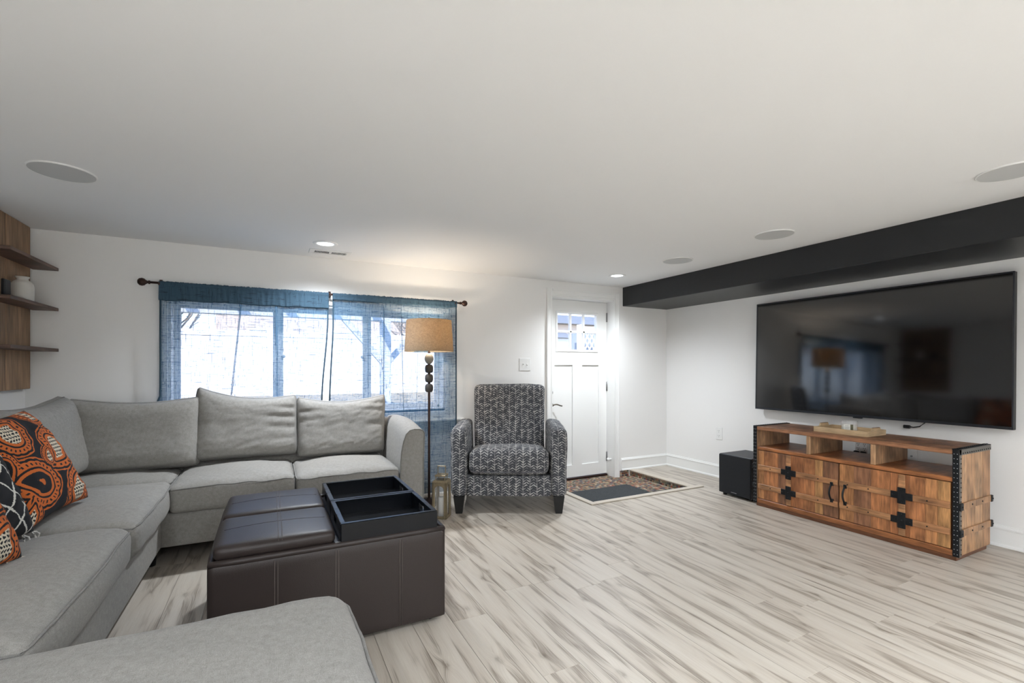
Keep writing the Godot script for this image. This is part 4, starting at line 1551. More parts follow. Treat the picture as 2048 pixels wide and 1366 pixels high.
func curtains() -> void:
	var ry := 1.882
	var rz := -4.385
	var rod := thing("curtain_rod", Vector3(0.43, ry, rz), "dark bronze curtain rod with ball finials above the window", "curtain rod")
	var s := S()
	tube(s, [Vector3(-0.80, ry, rz), Vector3(1.675, ry, rz)], 0.0085, 10)
	put(s, "pole", M.bronze, rod)
	for q in [[-0.80, -1.0], [1.675, 1.0]]:
		s = S()
		lathe(s, Vector3(q[0], ry, rz), [[0.0085, 0.0], [0.014, 0.002], [0.014, 0.010], [0.008, 0.014], [0.012, 0.020], [0.016, 0.026], [0.026, 0.036], [0.030, 0.050], [0.026, 0.066], [0.014, 0.076], [0.0, 0.079]], 18, Basis(Vector3.FORWARD, q[1] * PI / 2))
		put(s, "finial", M.bronze, rod)
	for x in [-0.745, 0.470, 1.625]:
		s = S()
		bx(s, Vector3(x - 0.010, ry - 0.02, ZB), Vector3(x + 0.010, ry + 0.035, ZB + 0.006), 0.002)
		bx(s, Vector3(x - 0.006, ry - 0.016, ZB + 0.005), Vector3(x + 0.006, ry - 0.008, rz + 0.012), 0.002)
		bx(s, Vector3(x - 0.006, ry - 0.016, rz + 0.009), Vector3(x + 0.006, ry + 0.004, rz + 0.014), 0.001)
		put(s, "bracket", M.bronze, rod)
	var lf := noise_of(811, 0.55, 2)
	var flare_left := func(p: Vector3, u: float) -> Vector3:
		var k := smoothstep(1.05, 0.80, p.y)
		p.x -= 0.085 * k * (1.0 - u) * (1.0 - u)
		p.x -= 0.050 * smoothstep(1.7, 0.9, p.y) * u * u
		return p
	var left := thing("sheer_curtain", Vector3(-0.15, ry, -4.39), "sheer blue linen curtain on the left half of the window, behind the sofa", "curtain", "pair of sheer blue curtains")
	var a := curtain_sheet(-0.742, 0.452, 0.45, ry - 0.015, lf, [[-0.20, -0.08, 1.0, 0.8], [0.04, 0.02, 0.7, 0.4], [-0.43, 0.0, 0.5, 0.9], [0.22, -0.02, 0.5, 0.9]], flare_left)
	put(a, "curtain_panel", M.sheer, left)
	# two layers of header: the pocket round the rod and the flap under it
	a = curtain_header(-0.748, 0.456, 1.752, ry, rz, 821)
	put(a, "curtain_header", M.hem, left)
	for q in [[-0.738, 0.45], [0.449, 0.45]]:
		var e := S()
		var pts := []
		for k in 20:
			var y: float = lerpf(1.80, 0.46, k / 19.0)
			pts.append(flare_left.call(Vector3(q[0], y, -4.386), 0.0 if q[0] < 0 else 1.0))
		tube(e, pts, 0.007, 5)
		put(e, "side_hem", M.hem, left)
	var rf := noise_of(812, 0.55, 2)
	var flare_right := func(p: Vector3, u: float) -> Vector3:
		p.x -= 0.03 * smoothstep(1.7, 0.9, p.y) * (1.0 - u) * (1.0 - u)
		return p
	var right := thing("sheer_curtain", Vector3(1.06, ry, -4.39), "sheer blue linen curtain on the right half of the window, behind the lamp", "curtain", "pair of sheer blue curtains")
	a = curtain_sheet(0.490, 1.640, 0.03, ry - 0.015, rf, [[0.93, 0.01, 1.0, 0.9], [1.09, 0.03, 0.8, 1.0], [1.26, -0.02, 0.7, 0.9], [0.72, 0.0, 0.4, 0.5]], flare_right)
	put(a, "curtain_panel", M.sheer, right)
	a = curtain_header(0.488, 1.643, 1.832, ry, rz, 822)
	put(a, "curtain_header", M.hem, right)
	for x in [0.493, 1.636]:
		var e := S()
		var pts := []
		for k in 24:
			var y: float = lerpf(1.84, 0.04, k / 23.0)
			pts.append(flare_right.call(Vector3(x, y, -4.386), 0.0 if x < 1 else 1.0))
		tube(e, pts, 0.007, 5)
		put(e, "side_hem", M.hem, right)

func curtain_header(x0: float, x1: float, y0: float, ry: float, rz: float, sd: int) -> SurfaceTool:
	var s := S()
	s.set_smooth_group(1)
	var n := noise_of(sd, 1.0, 2)
	var nx := 150
	# ruffle, front of the rod, down to the flap edge, then back up behind
	var prof := [[0.014, -0.016], [0.016, -0.004], [0.010, 0.010], [0.0, 0.0135], [-0.012, 0.011], [-0.03, 0.008], [y0 - ry + 0.012, 0.010], [y0 - ry, 0.006], [y0 - ry + 0.006, -0.002], [-0.012, -0.014], [0.0, -0.0145], [0.014, -0.016]]
	var rows := []
	for i in nx + 1:
		var x := lerpf(x0, x1, float(i) / nx)
		var row := []
		for q in prof:
			var k: float = n.get_noise_2d(x * 26.0, q[0] * 6.0)
			var kk: float = n.get_noise_2d(x * 60.0, 5.0)
			row.append(Vector3(x, ry + q[0] + (0.006 * kk if q[0] > 0.012 else 0.0) + (0.006 * n.get_noise_2d(x * 5.0, 3.0) if q[0] < -0.04 else 0.0), maxf(rz + q[1] + 0.008 * k * (1.0 if absf(q[0]) > 0.02 else 0.3), -4.43)))
		rows.append(row)
	for i in nx:
		for k in prof.size() - 1:
			var uv := [Vector2(rows[i][k].x, k * 0.05), Vector2(rows[i + 1][k].x, k * 0.05), Vector2(rows[i + 1][k + 1].x, (k + 1) * 0.05), Vector2(rows[i][k + 1].x, (k + 1) * 0.05)]
			var p := [rows[i][k], rows[i + 1][k], rows[i + 1][k + 1], rows[i][k + 1]]
			for t in [0, 1, 2, 0, 2, 3]:
				s.set_uv(uv[t])
				s.add_vertex(v3(p[t]))
	return s


# ---------------------------------------------------------------- television wall
func television() -> void:
	# hung a little forward at the foot
	var o := own("television", Vector3(XR - 0.066, 1.356, -2.207), Vector3.ZERO, "very large flat black television hung on the right wall above the console", "television")
	o.basis = Basis(Vector3.UP, -PI / 2) * Basis(Vector3.RIGHT, -0.023)
	var w := 0.944
	var h := 0.536
	var s := S()
	bx(s, Vector3(-w, -h, -0.030), Vector3(w, h, 0.006), 0.003)
	bx(s, Vector3(-0.4, -0.3, -0.045), Vector3(0.4, 0.3, -0.028), 0.006)
	put(s, "housing", M.black, o)
	s = S()
	var b := 0.010
	bx(s, Vector3(-w, h - b, 0.004), Vector3(w, h, 0.013), 0.002)
	bx(s, Vector3(-w, -h, 0.004), Vector3(w, -h + 0.020, 0.013), 0.002)
	bx(s, Vector3(-w, -h, 0.004), Vector3(-w + b, h, 0.013), 0.002)
	bx(s, Vector3(w - b, -h, 0.004), Vector3(w, h, 0.013), 0.002)
	put(s, "bezel", M.bezel, o)
	put(box(Vector3(-w + b - 0.001, -h + 0.019, 0.004), Vector3(w - b + 0.001, h - b + 0.001, 0.0075), 0), "screen", M.screen, o)
	put(box(Vector3(-0.035, -h - 0.010, -0.004), Vector3(0.035, -h + 0.002, 0.012), 0.003), "sensor_bar", M.bezel, o)
	s = S()
	var c := own("cable", Vector3(XR - 0.03, 0.80, -1.82), Vector3.ZERO, "short black cable with a plug dangling below the television", "cable")
	tube(s, [Vector3(0.002, 0.045, 0.055), Vector3(0.002, 0.012, 0.050), Vector3(0, -0.018, 0.020), Vector3(0, -0.028, -0.020), Vector3(0, -0.026, -0.045)], 0.0045, 8)
	put(s, "wire", M.black, c)
	put(box(Vector3(-0.010, -0.040, -0.085), Vector3(0.010, -0.014, -0.040), 0.004), "plug", M.black, c)


func rivet(s: SurfaceTool, at: Vector3, n: Vector3, r := 0.0045) -> void:
	var b := Basis(Quaternion(Vector3.UP, n))
	lathe(s, at, [[r, 0.0], [r * 0.85, r * 0.5], [0.0, r * 0.75]], 8, b)

func console() -> void:
	var o := thing("media_console", Vector3(4.13, 0, -2.07), "rustic wooden media console with black iron corners and riveted straps under the television", "media console")
	var xf := 3.895
	var xb := 4.370
	var z0 := -2.781
	var z1 := -1.358
	var s := S()
	put(box(Vector3(xf + 0.012, 0.0, z0 + 0.015), Vector3(xb - 0.01, 0.036, z1 - 0.015), 0.003), "plinth", M.mango_dark, o)
	put(box(Vector3(xf + 0.004, 0.030, z0 + 0.004), Vector3(xb, 0.068, z1 - 0.004), 0.003), "bottom_rail", M.mango_flat, o)
	# top in three boards
	for k in 3:
		put(box(Vector3(lerpf(xf, xb, k / 3.0) + 0.0006, 0.683, z0), Vector3(lerpf(xf, xb, (k + 1) / 3.0) - 0.0006, 0.715, z1), 0.003), "top_plank", [M.mango_top, M.mango_top2, M.mango_top][k], o)
	put(box(Vector3(xf + 0.004, 0.505, z0 + 0.03), Vector3(xb - 0.005, 0.535, z1 - 0.03), 0.003), "shelf", M.mango_flat, o)
	put(box(Vector3(xf + 0.03, 0.066, z0 + 0.03), Vector3(xf + 0.04, 0.506, z1 - 0.03), 0), "carcass", M.mango_dark, o)
	put(box(Vector3(xb - 0.016, 0.066, z0 + 0.03), Vector3(xb - 0.004, 0.506, z1 - 0.03), 0), "back_panel", M.mango_dark, o)
	for z in [-2.300, -1.838]:
		put(box(Vector3(xf + 0.002, 0.535, z - 0.016), Vector3(xb - 0.006, 0.683, z + 0.016), 0.003), "divider", M.mango_light, o)
	# ends: upright planks
	var tones := [M.mango_light, M.mango_end, M.mango_light, M.mango_end2]
	for e in 2:
		var za := z0 if e == 0 else z1 - 0.03
		for k in 4:
			put(box(Vector3(lerpf(xf + 0.002, xb, k / 4.0) + 0.0007, 0.036, za + rng.randf() * 0.001), Vector3(lerpf(xf + 0.002, xb, (k + 1) / 4.0) - 0.0007, 0.684, za + 0.03 - rng.randf() * 0.001), 0.002), "end_plank", tones[k], o)
	# two doors
	var strap_y := [0.352, 0.182]
	for dn in 2:
		var da := z0 + 0.036 if dn == 0 else -2.066
		var db := -2.074 if dn == 0 else z1 - 0.042
		var y0 := 0.073
		var y1 := 0.500
		var door := put(box(Vector3(xf + 0.016, y0, da), Vector3(xf + 0.03, y1, db), 0.001), "cabinet_door", M.mango_dark, o)
		var cuts := [0.0, 0.085, 0.28, 0.43, 0.60, 0.74, 0.83, 1.0] if dn == 0 else [0.0, 0.15, 0.32, 0.50, 0.67, 0.80, 0.90, 1.0]
		var cols := [M.plank_a, M.plank_b, M.plank_c, M.plank_d, M.plank_b, M.plank_e, M.plank_c] if dn == 0 else [M.plank_a, M.plank_c, M.plank_b, M.plank_d, M.plank_b, M.plank_a, M.plank_e]
		for k in 7:
			put(box(Vector3(xf + 0.006 + rng.randf() * 0.001, y0, lerpf(da, db, cuts[k]) + 0.0006), Vector3(xf + 0.017, y1, lerpf(da, db, cuts[k + 1]) - 0.0006), 0.0015), "door_plank", cols[k], door)
		var zc := -2.463 if dn == 0 else -1.662
		for y in strap_y:
			put(box(Vector3(xf - 0.002, y - 0.022, da + 0.002), Vector3(xf + 0.008, y + 0.022, zc - 0.03), 0.002), "strap", M.strap, door)
			put(box(Vector3(xf - 0.002, y - 0.022, zc + 0.03), Vector3(xf + 0.008, y + 0.022, db - 0.002), 0.002), "strap", M.strap2, door)
		put(box(Vector3(xf - 0.002, y0 + 0.002, zc - 0.019), Vector3(xf + 0.009, y1 - 0.002, zc + 0.019), 0.002), "strap", M.strap, door)
		for y in strap_y:
			s = S()
			bx(s, Vector3(xf - 0.006, y - 0.056, zc - 0.024), Vector3(xf + 0.0, y + 0.056, zc + 0.024), 0.002)
			bx(s, Vector3(xf - 0.005, y - 0.024, zc - 0.064), Vector3(xf + 0.0, y + 0.024, zc + 0.064), 0.002)
			for q in [[0, 0], [0, 0.044], [0, -0.044], [0.053, 0], [-0.053, 0]]:
				rivet(s, Vector3(xf - 0.006, y + q[1], zc + q[0]), Vector3.LEFT, 0.006)
			sub(s, "cross_bracket", M.iron, door, "black iron cross bracket")
		s = S()
		for y in strap_y:
			for f in ([0.18, 0.78] if dn == 0 else [0.09, 0.30, 0.82]):
				rivet(s, Vector3(xf - 0.002, y, lerpf(da, db, f)), Vector3.LEFT, 0.005)
		put(s, "rivet", M.iron, door).set_meta("kind", "stuff")
		var hz := -2.118 if dn == 0 else -2.022
		s = S()
		var pts := []
		for k in 11:
			var t := k / 10.0
			pts.append(Vector3(xf - 0.006 - 0.030 * sin(t * PI), lerpf(0.335, 0.205, t), hz))
		tube(s, pts, 0.0065, 8)
		for y in [0.335, 0.205]:
			bx(s, Vector3(xf - 0.008, y - 0.014, hz - 0.011), Vector3(xf + 0.007, y + 0.014, hz + 0.011), 0.003)
		sub(s, "handle", M.iron, door, "black iron bow handle")
	# iron corners with rivets
	for e in 2:
		var zz := z0 if e == 0 else z1
		var out := -1.0 if e == 0 else 1.0
		s = S()
		var zi := zz - out * 0.030
		var zo := zz + out * 0.004
		bx(s, Vector3(xf - 0.004, 0.03, minf(zi, zo)), Vector3(xf + 0.002, 0.717, maxf(zi, zo)), 0.0015)
		put(s, "corner_iron", M.iron, o)
		s = S()
		bx(s, Vector3(xf - 0.003, 0.03, minf(zz, zo)), Vector3(xf + 0.032, 0.717, maxf(zz, zo)), 0.0015)
		put(s, "corner_iron", M.iron_grey, o)
		s = S()
		bx(s, Vector3(xf, 0.680, minf(zz, zo)), Vector3(xb, 0.717, maxf(zz, zo)), 0.0015)
		put(s, "edge_iron", M.iron_grey, o)
		s = S()
		bx(s, Vector3(xf - 0.003, 0.714, minf(zz - out * 0.034, zo)), Vector3(xb, 0.7195, maxf(zz - out * 0.034, zo)), 0.0015)
		put(s, "edge_iron", M.iron, o)
		s = S()
		for k in 22:
			var y := 0.048 + k * 0.0305
			rivet(s, Vector3(xf + 0.021, y, zo), Vector3(0, 0, out), 0.005)
		for k in 15:
			rivet(s, Vector3(xf + 0.02 + k * 0.0315, 0.692, zo), Vector3(0, 0, out), 0.005)
			rivet(s, Vector3(xf + 0.02 + k * 0.0315, 0.7195, zz - out * 0.012), Vector3.UP, 0.005)
		put(s, "rivet", M.iron, o).set_meta("kind", "stuff")
		s = S()
		for k in 22:
			for dz in [0.005, 0.021]:
				rivet(s, Vector3(xf - 0.004, 0.048 + k * 0.0305, zz - out * dz), Vector3.LEFT, 0.0028)
		put(s, "rivet", M.rivet, o).set_meta("kind", "stuff")
		for y in strap_y:
			s = S()
			put(box(Vector3(xf + 0.006, y - 0.022, minf(zz, zz + out * 0.009)), Vector3(xb + 0.004, y + 0.022, maxf(zz, zz + out * 0.009)), 0.002), "strap", M.mango_end, o)
			for q in [[xf - 0.006, xf + 0.036], [xb - 0.016, xb + 0.008]]:
				s = S()
				bx(s, Vector3(q[0], y - 0.023, minf(zz, zz + out * 0.014)), Vector3(q[1], y + 0.023, maxf(zz, zz + out * 0.014)), 0.003)
				rivet(s, Vector3((q[0] + q[1]) / 2, y, zz + out * 0.014), Vector3(0, 0, out), 0.007)
				sub(s, "strap_clip", M.iron, o, "black iron clip")
			s = S()
			for f in [0.36, 0.68]:
				rivet(s, Vector3(lerpf(xf, xb, f), y, zz + out * 0.009), Vector3(0, 0, out), 0.006)
			put(s, "rivet", M.iron, o).set_meta("kind", "stuff")


func on_console() -> void:
	var y := 0.7155
	# pine tray, its ends raised to grips
	var o := thing("wooden_tray", Vector3(4.13, y, -2.115), "pale pine tray with raised handles on top of the media console", "tray")
	var lo := Vector3(3.992, y, -2.312)
	var hi := Vector3(4.268, y + 0.042, -1.922)
	var t := 0.010
	put(box(lo + Vector3(0.005, 0, 0.005), Vector3(hi.x - 0.005, y + 0.008, hi.z - 0.005), 0.001), "tray_bottom", M.pine, o)
	put(box(lo, Vector3(lo.x + t, hi.y, hi.z), 0.0015), "tray_side", M.pine, o)
	put(box(Vector3(hi.x - t, y, lo.z), hi, 0.0015), "tray_side", M.pine, o)
	for z in [lo.z, hi.z - t]:
		var xm := (lo.x + hi.x) / 2
		var s := S()
		bx(s, Vector3(lo.x + t, y, z), Vector3(hi.x - t, y + 0.042, z + t), 0.001)
		extrude(s, PackedVector2Array([Vector2(-0.065, 0.0), Vector2(0.065, 0.0), Vector2(0.05, 0.022), Vector2(-0.05, 0.022)]), t, Transform3D(Basis(), Vector3(xm, y + 0.0415, z)))
		put(s, "tray_handle", M.pine, o)
		put(box(Vector3(xm - 0.05, y + 0.063, z - 0.0005), Vector3(xm + 0.05, y + 0.0665, z + t + 0.0005), 0.001), "handle_edge", M.mango_dark, o)
	# candle jar with a paper label
	var c := Vector3(4.105, y + 0.008, -2.10)
	var j := thing("candle_jar", c, "clear glass candle jar with a white and olive label in the pine tray", "candle")
	var s := S()
	lathe(s, c, [[0.0, 0.0], [0.052, 0.0], [0.056, 0.004], [0.056, 0.092], [0.054, 0.094], [0.052, 0.092], [0.052, 0.008], [0.0, 0.006]], 32)
	put(s, "jar", M.jar_glass, j)
	s = S()
	lathe(s, c, [[0.0, 0.009], [0.050, 0.009], [0.050, 0.062], [0.0, 0.060]], 28)
	lathe(s, c, [[0.0015, 0.060], [0.0015, 0.075], [0.0, 0.075]], 6)
	put(s, "wax", M.wax, j)
	for q in [[2.75, 3.58, M.paper, "white paper label"], [2.42, 2.75, M.olive, "olive green label band"]]:
		s = S()
		s.set_smooth_group(1)
		for k in 10:
			var a: float = -lerpf(q[0], q[1], k / 10.0) + 0.20
			var b: float = -lerpf(q[0], q[1], (k + 1) / 10.0) + 0.20
			var d0 := Vector3(cos(a), 0, -sin(a))
			var d1 := Vector3(cos(b), 0, -sin(b))
			for r in [0.0564, 0.0572]:
				quad(s, c + d0 * r + Vector3(0, 0.014, 0), c + d1 * r + Vector3(0, 0.014, 0), c + d1 * r + Vector3(0, 0.070, 0), c + d0 * r + Vector3(0, 0.070, 0), d0 * (1.0 if r > 0.057 else -1.0))
		sub(s, "paper_label", q[2], j, q[3])
	# lines of print on the label
	s = S()
	for k in 4:
		var w: float = [0.22, 0.30, 0.26, 0.18][k]
		for i in 6:
			var a := -(3.165 - w + 2.0 * w * i / 6.0) + 0.20
			var b := -(3.165 - w + 2.0 * w * (i + 1) / 6.0) + 0.20
			var d0 := Vector3(cos(a), 0, -sin(a))
			var d1 := Vector3(cos(b), 0, -sin(b))
			var yy := 0.056 - k * 0.010
			quad(s, c + d0 * 0.0575 + Vector3(0, yy, 0), c + d1 * 0.0575 + Vector3(0, yy, 0), c + d1 * 0.0575 + Vector3(0, yy + 0.0018, 0), c + d0 * 0.0575 + Vector3(0, yy + 0.0018, 0), d0)
	put(s, "label_print", M.slot, j)


func subwoofer() -> void:
	var o := thing("subwoofer", Vector3(4.13, 0, -3.0), "black cube subwoofer on the floor left of the media console", "speaker")
	put(box(Vector3(3.945, 0.022, -3.185), Vector3(4.33, 0.400, -2.835), 0.004), "cabinet", M.black_ash, o)
	var s := S()
	bx(s, Vector3(3.928, 0.026, -3.182), Vector3(3.946, 0.397, -2.838), 0.005)
	put(s, "grille", M.cloth_black, o)
	put(box(Vector3(3.9268, 0.045, -3.045), Vector3(3.9285, 0.051, -2.985), 0.0003), "badge", M.steel, o)
	for p in [[3.98, -3.15], [3.98, -2.87], [4.29, -3.15], [4.29, -2.87]]:
		s = S()
		lathe(s, Vector3(p[0], 0, p[1]), [[0.0, 0.0], [0.018, 0.0], [0.020, 0.023], [0.0, 0.023]], 14)
		put(s, "foot", M.black, o)


func wall_plates() -> void:
	# duplex outlet beside the subwoofer
	var o := own("wall_outlet", Vector3(XR, 0.497, -3.658), Vector3(0, -PI / 2, 0), "white duplex outlet on the right wall above the subwoofer", "outlet")
	var s := S()
	bx(s, Vector3(-0.044, -0.070, 0), Vector3(0.044, 0.070, 0.007), 0.003)
	put(s, "cover_plate", M.white, o)
	for y in [-0.028, 0.028]:
		s = S()
		bx(s, Vector3(-0.017, y - 0.019, 0.005), Vector3(0.017, y + 0.019, 0.0085), 0.002)
		var f := put(s, "socket", M.white, o)
		s = S()
		for x in [-0.007, 0.007]:
			bx(s, Vector3(x - 0.0012, y, 0.008), Vector3(x + 0.0012, y + 0.009, 0.0088), 0)
		bx(s, Vector3(-0.002, y - 0.012, 0.008), Vector3(0.002, y - 0.007, 0.0088), 0)
		put(s, "slot", M.slot, f)
	# six-way tap seen through the console
	o = own("outlet_tap", Vector3(XR, 0.548, -2.205), Vector3(0, -PI / 2, 0), "white outlet tap with black plugs seen through the console's middle bay", "outlet")
	s = S()
	bx(s, Vector3(-0.052, -0.062, 0), Vector3(0.052, 0.062, 0.032), 0.006)
	put(s, "tap_body", M.white, o)
	s = S()
	for x in [-0.024, 0.024]:
		for y in [-0.036, 0.0, 0.036]:
			for dx in [-0.007, 0.007]:
				bx(s, Vector3(x + dx - 0.0016, y, 0.0315), Vector3(x + dx + 0.0016, y + 0.010, 0.0328), 0)
			bx(s, Vector3(x - 0.003, y - 0.012, 0.0315), Vector3(x + 0.003, y - 0.006, 0.0328), 0)
	put(s, "slot", M.slot, o)
	for x in [-0.030, 0.022]:
		s = S()
		bx(s, Vector3(x - 0.019, -0.052, 0.032), Vector3(x + 0.019, -0.020, 0.062), 0.006)
		tube(s, [Vector3(x, -0.045, 0.05), Vector3(x - 0.01, -0.08, 0.055), Vector3(x - 0.015, -0.16, 0.04), Vector3(x - 0.015, -0.30, 0.03)], 0.004, 6)
		sub(s, "plug", M.black, o, "black plug with its cord")
	o = own("cable_plate", Vector3(XR, 0.540, -1.862), Vector3(0, -PI / 2, 0), "small blank white plate seen through the console's right bay", "outlet")
	put(box(Vector3(-0.035, -0.05, 0), Vector3(0.035, 0.05, 0.006), 0.002), "cover_plate", M.white, o)
	s = S()
	lathe(s, Vector3(0, 0, 0.006), [[0.008, 0.0], [0.006, 0.006], [0.0, 0.007]], 12, Basis(Vector3.RIGHT, PI / 2))
	put(s, "jack", M.steel, o)
	# two toggles by the door
	o = own("light_switch", Vector3(2.447, 1.276, ZB), Vector3.ZERO, "white double toggle switch plate on the wall between curtain and door", "switch")
	put(box(Vector3(-0.068, -0.068, 0), Vector3(0.068, 0.068, 0.007), 0.003), "cover_plate", M.white, o)
	for q in [[-0.024, -0.5], [0.024, 0.5]]:
		s = S()
		bx(s, Vector3(q[0] - 0.006, -0.012, 0.006), Vector3(q[0] + 0.006, 0.012, 0.0085), 0.001)
		bx(s, Vector3(-0.004, -0.005, 0), Vector3(0.004, 0.005, 0.018), 0.0015, Transform3D(Basis(Vector3.RIGHT, q[1]), Vector3(q[0], 0, 0.006)))
		for y in [-0.03, 0.03]:
			lathe(s, Vector3(q[0], y, 0.007), [[0.003, 0.0], [0.002, 0.001], [0.0, 0.0012]], 8, Basis(Vector3.RIGHT, PI / 2))
		put(s, "toggle", M.white, o)


func shelves() -> void:
	var o := thing("wall_shelf", Vector3(XL, 1.095, -4.09), "tall wooden wall panel with three slim shelves on the left wall", "shelf")
	for k in 2:
		put(box(Vector3(XL, 1.095, -4.412 + k * 0.34), Vector3(XL + 0.042, H - 0.002, -4.412 + (k + 1) * 0.34 - 0.001), 0.004), "back_board", M.board_wood if k == 0 else M.board_wood2, o)
	for y in [1.936, 1.652, 1.364]:
		put(box(Vector3(XL + 0.042, y - 0.011, -4.445), Vector3(-1.335, y + 0.011, -3.745), 0.002), "shelf_board", M.shelf_wood, o)
	var c := Vector3(-1.415, 1.664, -4.125)
	var v := thing("vase", c, "off-white ceramic bottle vase on the middle wooden shelf", "vase")
	var s := S()
	lathe(s, c, [[0.0, 0.0], [0.051, 0.0], [0.056, 0.006], [0.056, 0.095], [0.052, 0.115], [0.040, 0.131], [0.030, 0.137], [0.028, 0.147], [0.036, 0.158], [0.034, 0.161], [0.029, 0.158], [0.024, 0.147], [0.024, 0.10], [0.0, 0.10]], 32)
	put(s, "vase_body", M.stoneware, v)
	var f := thing("small_frame", Vector3(-1.42, 1.664, -3.985), "small dark grey upright frame on the middle shelf at the picture's edge", "frame")
	put(box(Vector3(-1.432, 1.664, -3.985), Vector3(-1.418, 1.776, -3.90), 0.003), "frame_border", M.iron, f)
	put(box(Vector3(-1.419, 1.676, -3.973), Vector3(-1.4165, 1.764, -3.912), 0.0), "frame_face", M.slot, f)


func door_mat() -> void:
	var o := thing("door_mat", Vector3(3.15, -0.07, -3.82), "dark charcoal door mat lying on the mosaic landing inside the door", "doormat")
	var s := S()
	bx(s, Vector3(2.735, -0.0745, -4.10), Vector3(3.555, -0.064, -3.55), 0.004)
	put(s, "mat_pile", M.matting, o)
	s = S()
	bx(s, Vector3(2.72, -0.0745, -4.115), Vector3(3.57, -0.069, -3.535), 0.002)
	put(s, "mat_border", M.black, o)


# ---------------------------------------------------------------- what the window and the door look out on
func outdoors() -> void:
	var zo := ZB - 0.26
	var s := S()
	s.set_smooth_group(1)
	# ground: level by the door, a bank rising to the fence
	var prof := [[zo, -0.08], [-6.0, -0.08], [-7.6, 0.10], [-9.0, 0.45], [-11.0, 0.58], [-16.0, 0.70], [-40.0, 0.75]]
	for k in prof.size() - 1:
		for i in 12:
			var xa := -24.0 + i * 5.0
			quad(s, Vector3(xa, prof[k][1], prof[k][0]), Vector3(xa + 5, prof[k][1], prof[k][0]), Vector3(xa + 5, prof[k + 1][1], prof[k + 1][0]), Vector3(xa, prof[k + 1][1], prof[k + 1][0]), Vector3.UP)
	structure(s, "ground", M.grass)
	# white vinyl fence, board by board
	var f := thing("privacy_fence", Vector3(-1, 0.6, -12), "white vinyl privacy fence across the yard seen through the curtains", "fence")
	var x := -9.6
	while x < 9.5:
		put(box(Vector3(x - 0.065, 0.45, -12.065), Vector3(x + 0.065, 2.16, -11.935), 0.01), "fence_post", M.vinyl, f)
		put(box(Vector3(x + 0.065, 1.94, -12.03), Vector3(x + 2.335, 2.07, -11.97), 0.01), "fence_rail", M.vinyl, f)
		put(box(Vector3(x + 0.065, 0.60, -12.03), Vector3(x + 2.335, 0.74, -11.97), 0.01), "fence_rail", M.vinyl, f)
		for k in 8:
			put(box(Vector3(x + 0.068 + k * 0.2834, 0.72, -12.012), Vector3(x + 0.066 + (k + 1) * 0.2834 - 0.004, 1.95, -11.988), 0.005), "fence_board", M.vinyl, f)
		x += 2.4
	# open timber frame over the patio: beam, posts with knee braces, rafters
	var d := thing("timber_pergola", Vector3(1.6, 0, -7.5), "grey painted timber pergola beam on a braced post outside the window", "pergola")
	put(box(Vector3(-6.0, 1.97, -7.58), Vector3(3.4, 2.22, -7.46), 0.006), "beam", M.deck_paint, d)
	for px in [-5.6, 1.62]:
		put(box(Vector3(px - 0.075, 0.0, -7.595), Vector3(px + 0.075, 1.97, -7.445), 0.006), "post", M.deck_paint, d)
		for sd in [-1.0, 1.0]:
			s = S()
			var fr := Transform3D(Basis(Vector3.BACK, sd * -0.72), Vector3(px + sd * 0.33, 1.66, -7.52))
			bx(s, Vector3(-0.045, -0.46, -0.04), Vector3(0.045, 0.46, 0.04), 0.005, fr)
			put(s, "knee_brace", M.deck_paint, d)
	for k in 16:
		put(box(Vector3(-5.9 + k * 0.6, 2.22, -8.2), Vector3(-5.86 + k * 0.6, 2.42, zo - 0.02), 0.003), "rafter", M.deck_paint, d)
	# lattice screen and panel beyond the door
	var l := thing("lattice_screen", Vector3(5.2, 0, -6.9), "white diagonal lattice screen on the patio seen through the door panes", "lattice")
	var ly0 := 0.9
	var ly1 := 1.86
	for y in [[ly1, ly1 + 0.12], [ly0 - 0.06, ly0]]:
		put(box(Vector3(4.96, y[0], -6.93), Vector3(6.6, y[1], -6.87), 0.004), "lattice_rail", M.vinyl, l)
	for px in [4.92, 6.6]:
		put(box(Vector3(px - 0.04, -0.1, -6.95), Vector3(px + 0.04, ly1 + 0.15, -6.85), 0.006), "lattice_post", M.vinyl, l)
	put(box(Vector3(4.99, -0.05, -7.30), Vector3(6.6, ly1 + 0.02, -7.24), 0.004), "skirt_board", M.skirt, l)
	for dirn in [-1.0, 1.0]:
		for k in 34:
			var xc := 3.9 + k * 0.098
			# each lath clipped to the frame
			var a := Vector2(xc, ly0)
			var b := Vector2(xc + dirn * 0.62, ly1)
			var ta := 0.0
			var tb := 1.0
			for lim in [[4.97, 1.0], [6.55, -1.0]]:
				var da: float = (a.x - lim[0]) * lim[1]
				var db: float = (b.x - lim[0]) * lim[1]
				if da < 0 and db < 0: tb = -1.0
				elif da < 0: ta = maxf(ta, da / (da - db))
				elif db < 0: tb = minf(tb, da / (da - db))
			if tb - ta < 0.05: continue
			var p := a.lerp(b, ta)
			var q := a.lerp(b, tb)
			var m := (p + q) / 2
			s = S()
			bx(s, Vector3(-0.012, -p.distance_to(q) / 2, -0.005), Vector3(0.012, p.distance_to(q) / 2, 0.005), 0.002, Transform3D(Basis(Vector3.BACK, -atan2(q.x - p.x, q.y - p.y)), Vector3(m.x, m.y, -6.90 + dirn * 0.006)))
			put(s, "lath", M.vinyl, l)
	# white shed to the left of it
	var sh := thing("garden_shed", Vector3(5.6, 0, -9.6), "white boarded garden shed standing left of the lattice outside", "shed")
	for k in 12:
		put(box(Vector3(4.9, 0.2 + k * 0.145, -10.2), Vector3(6.42, 0.2 + k * 0.145 + 0.142, -9.3), 0.006), "shed_board", M.vinyl, sh)
	s = S()
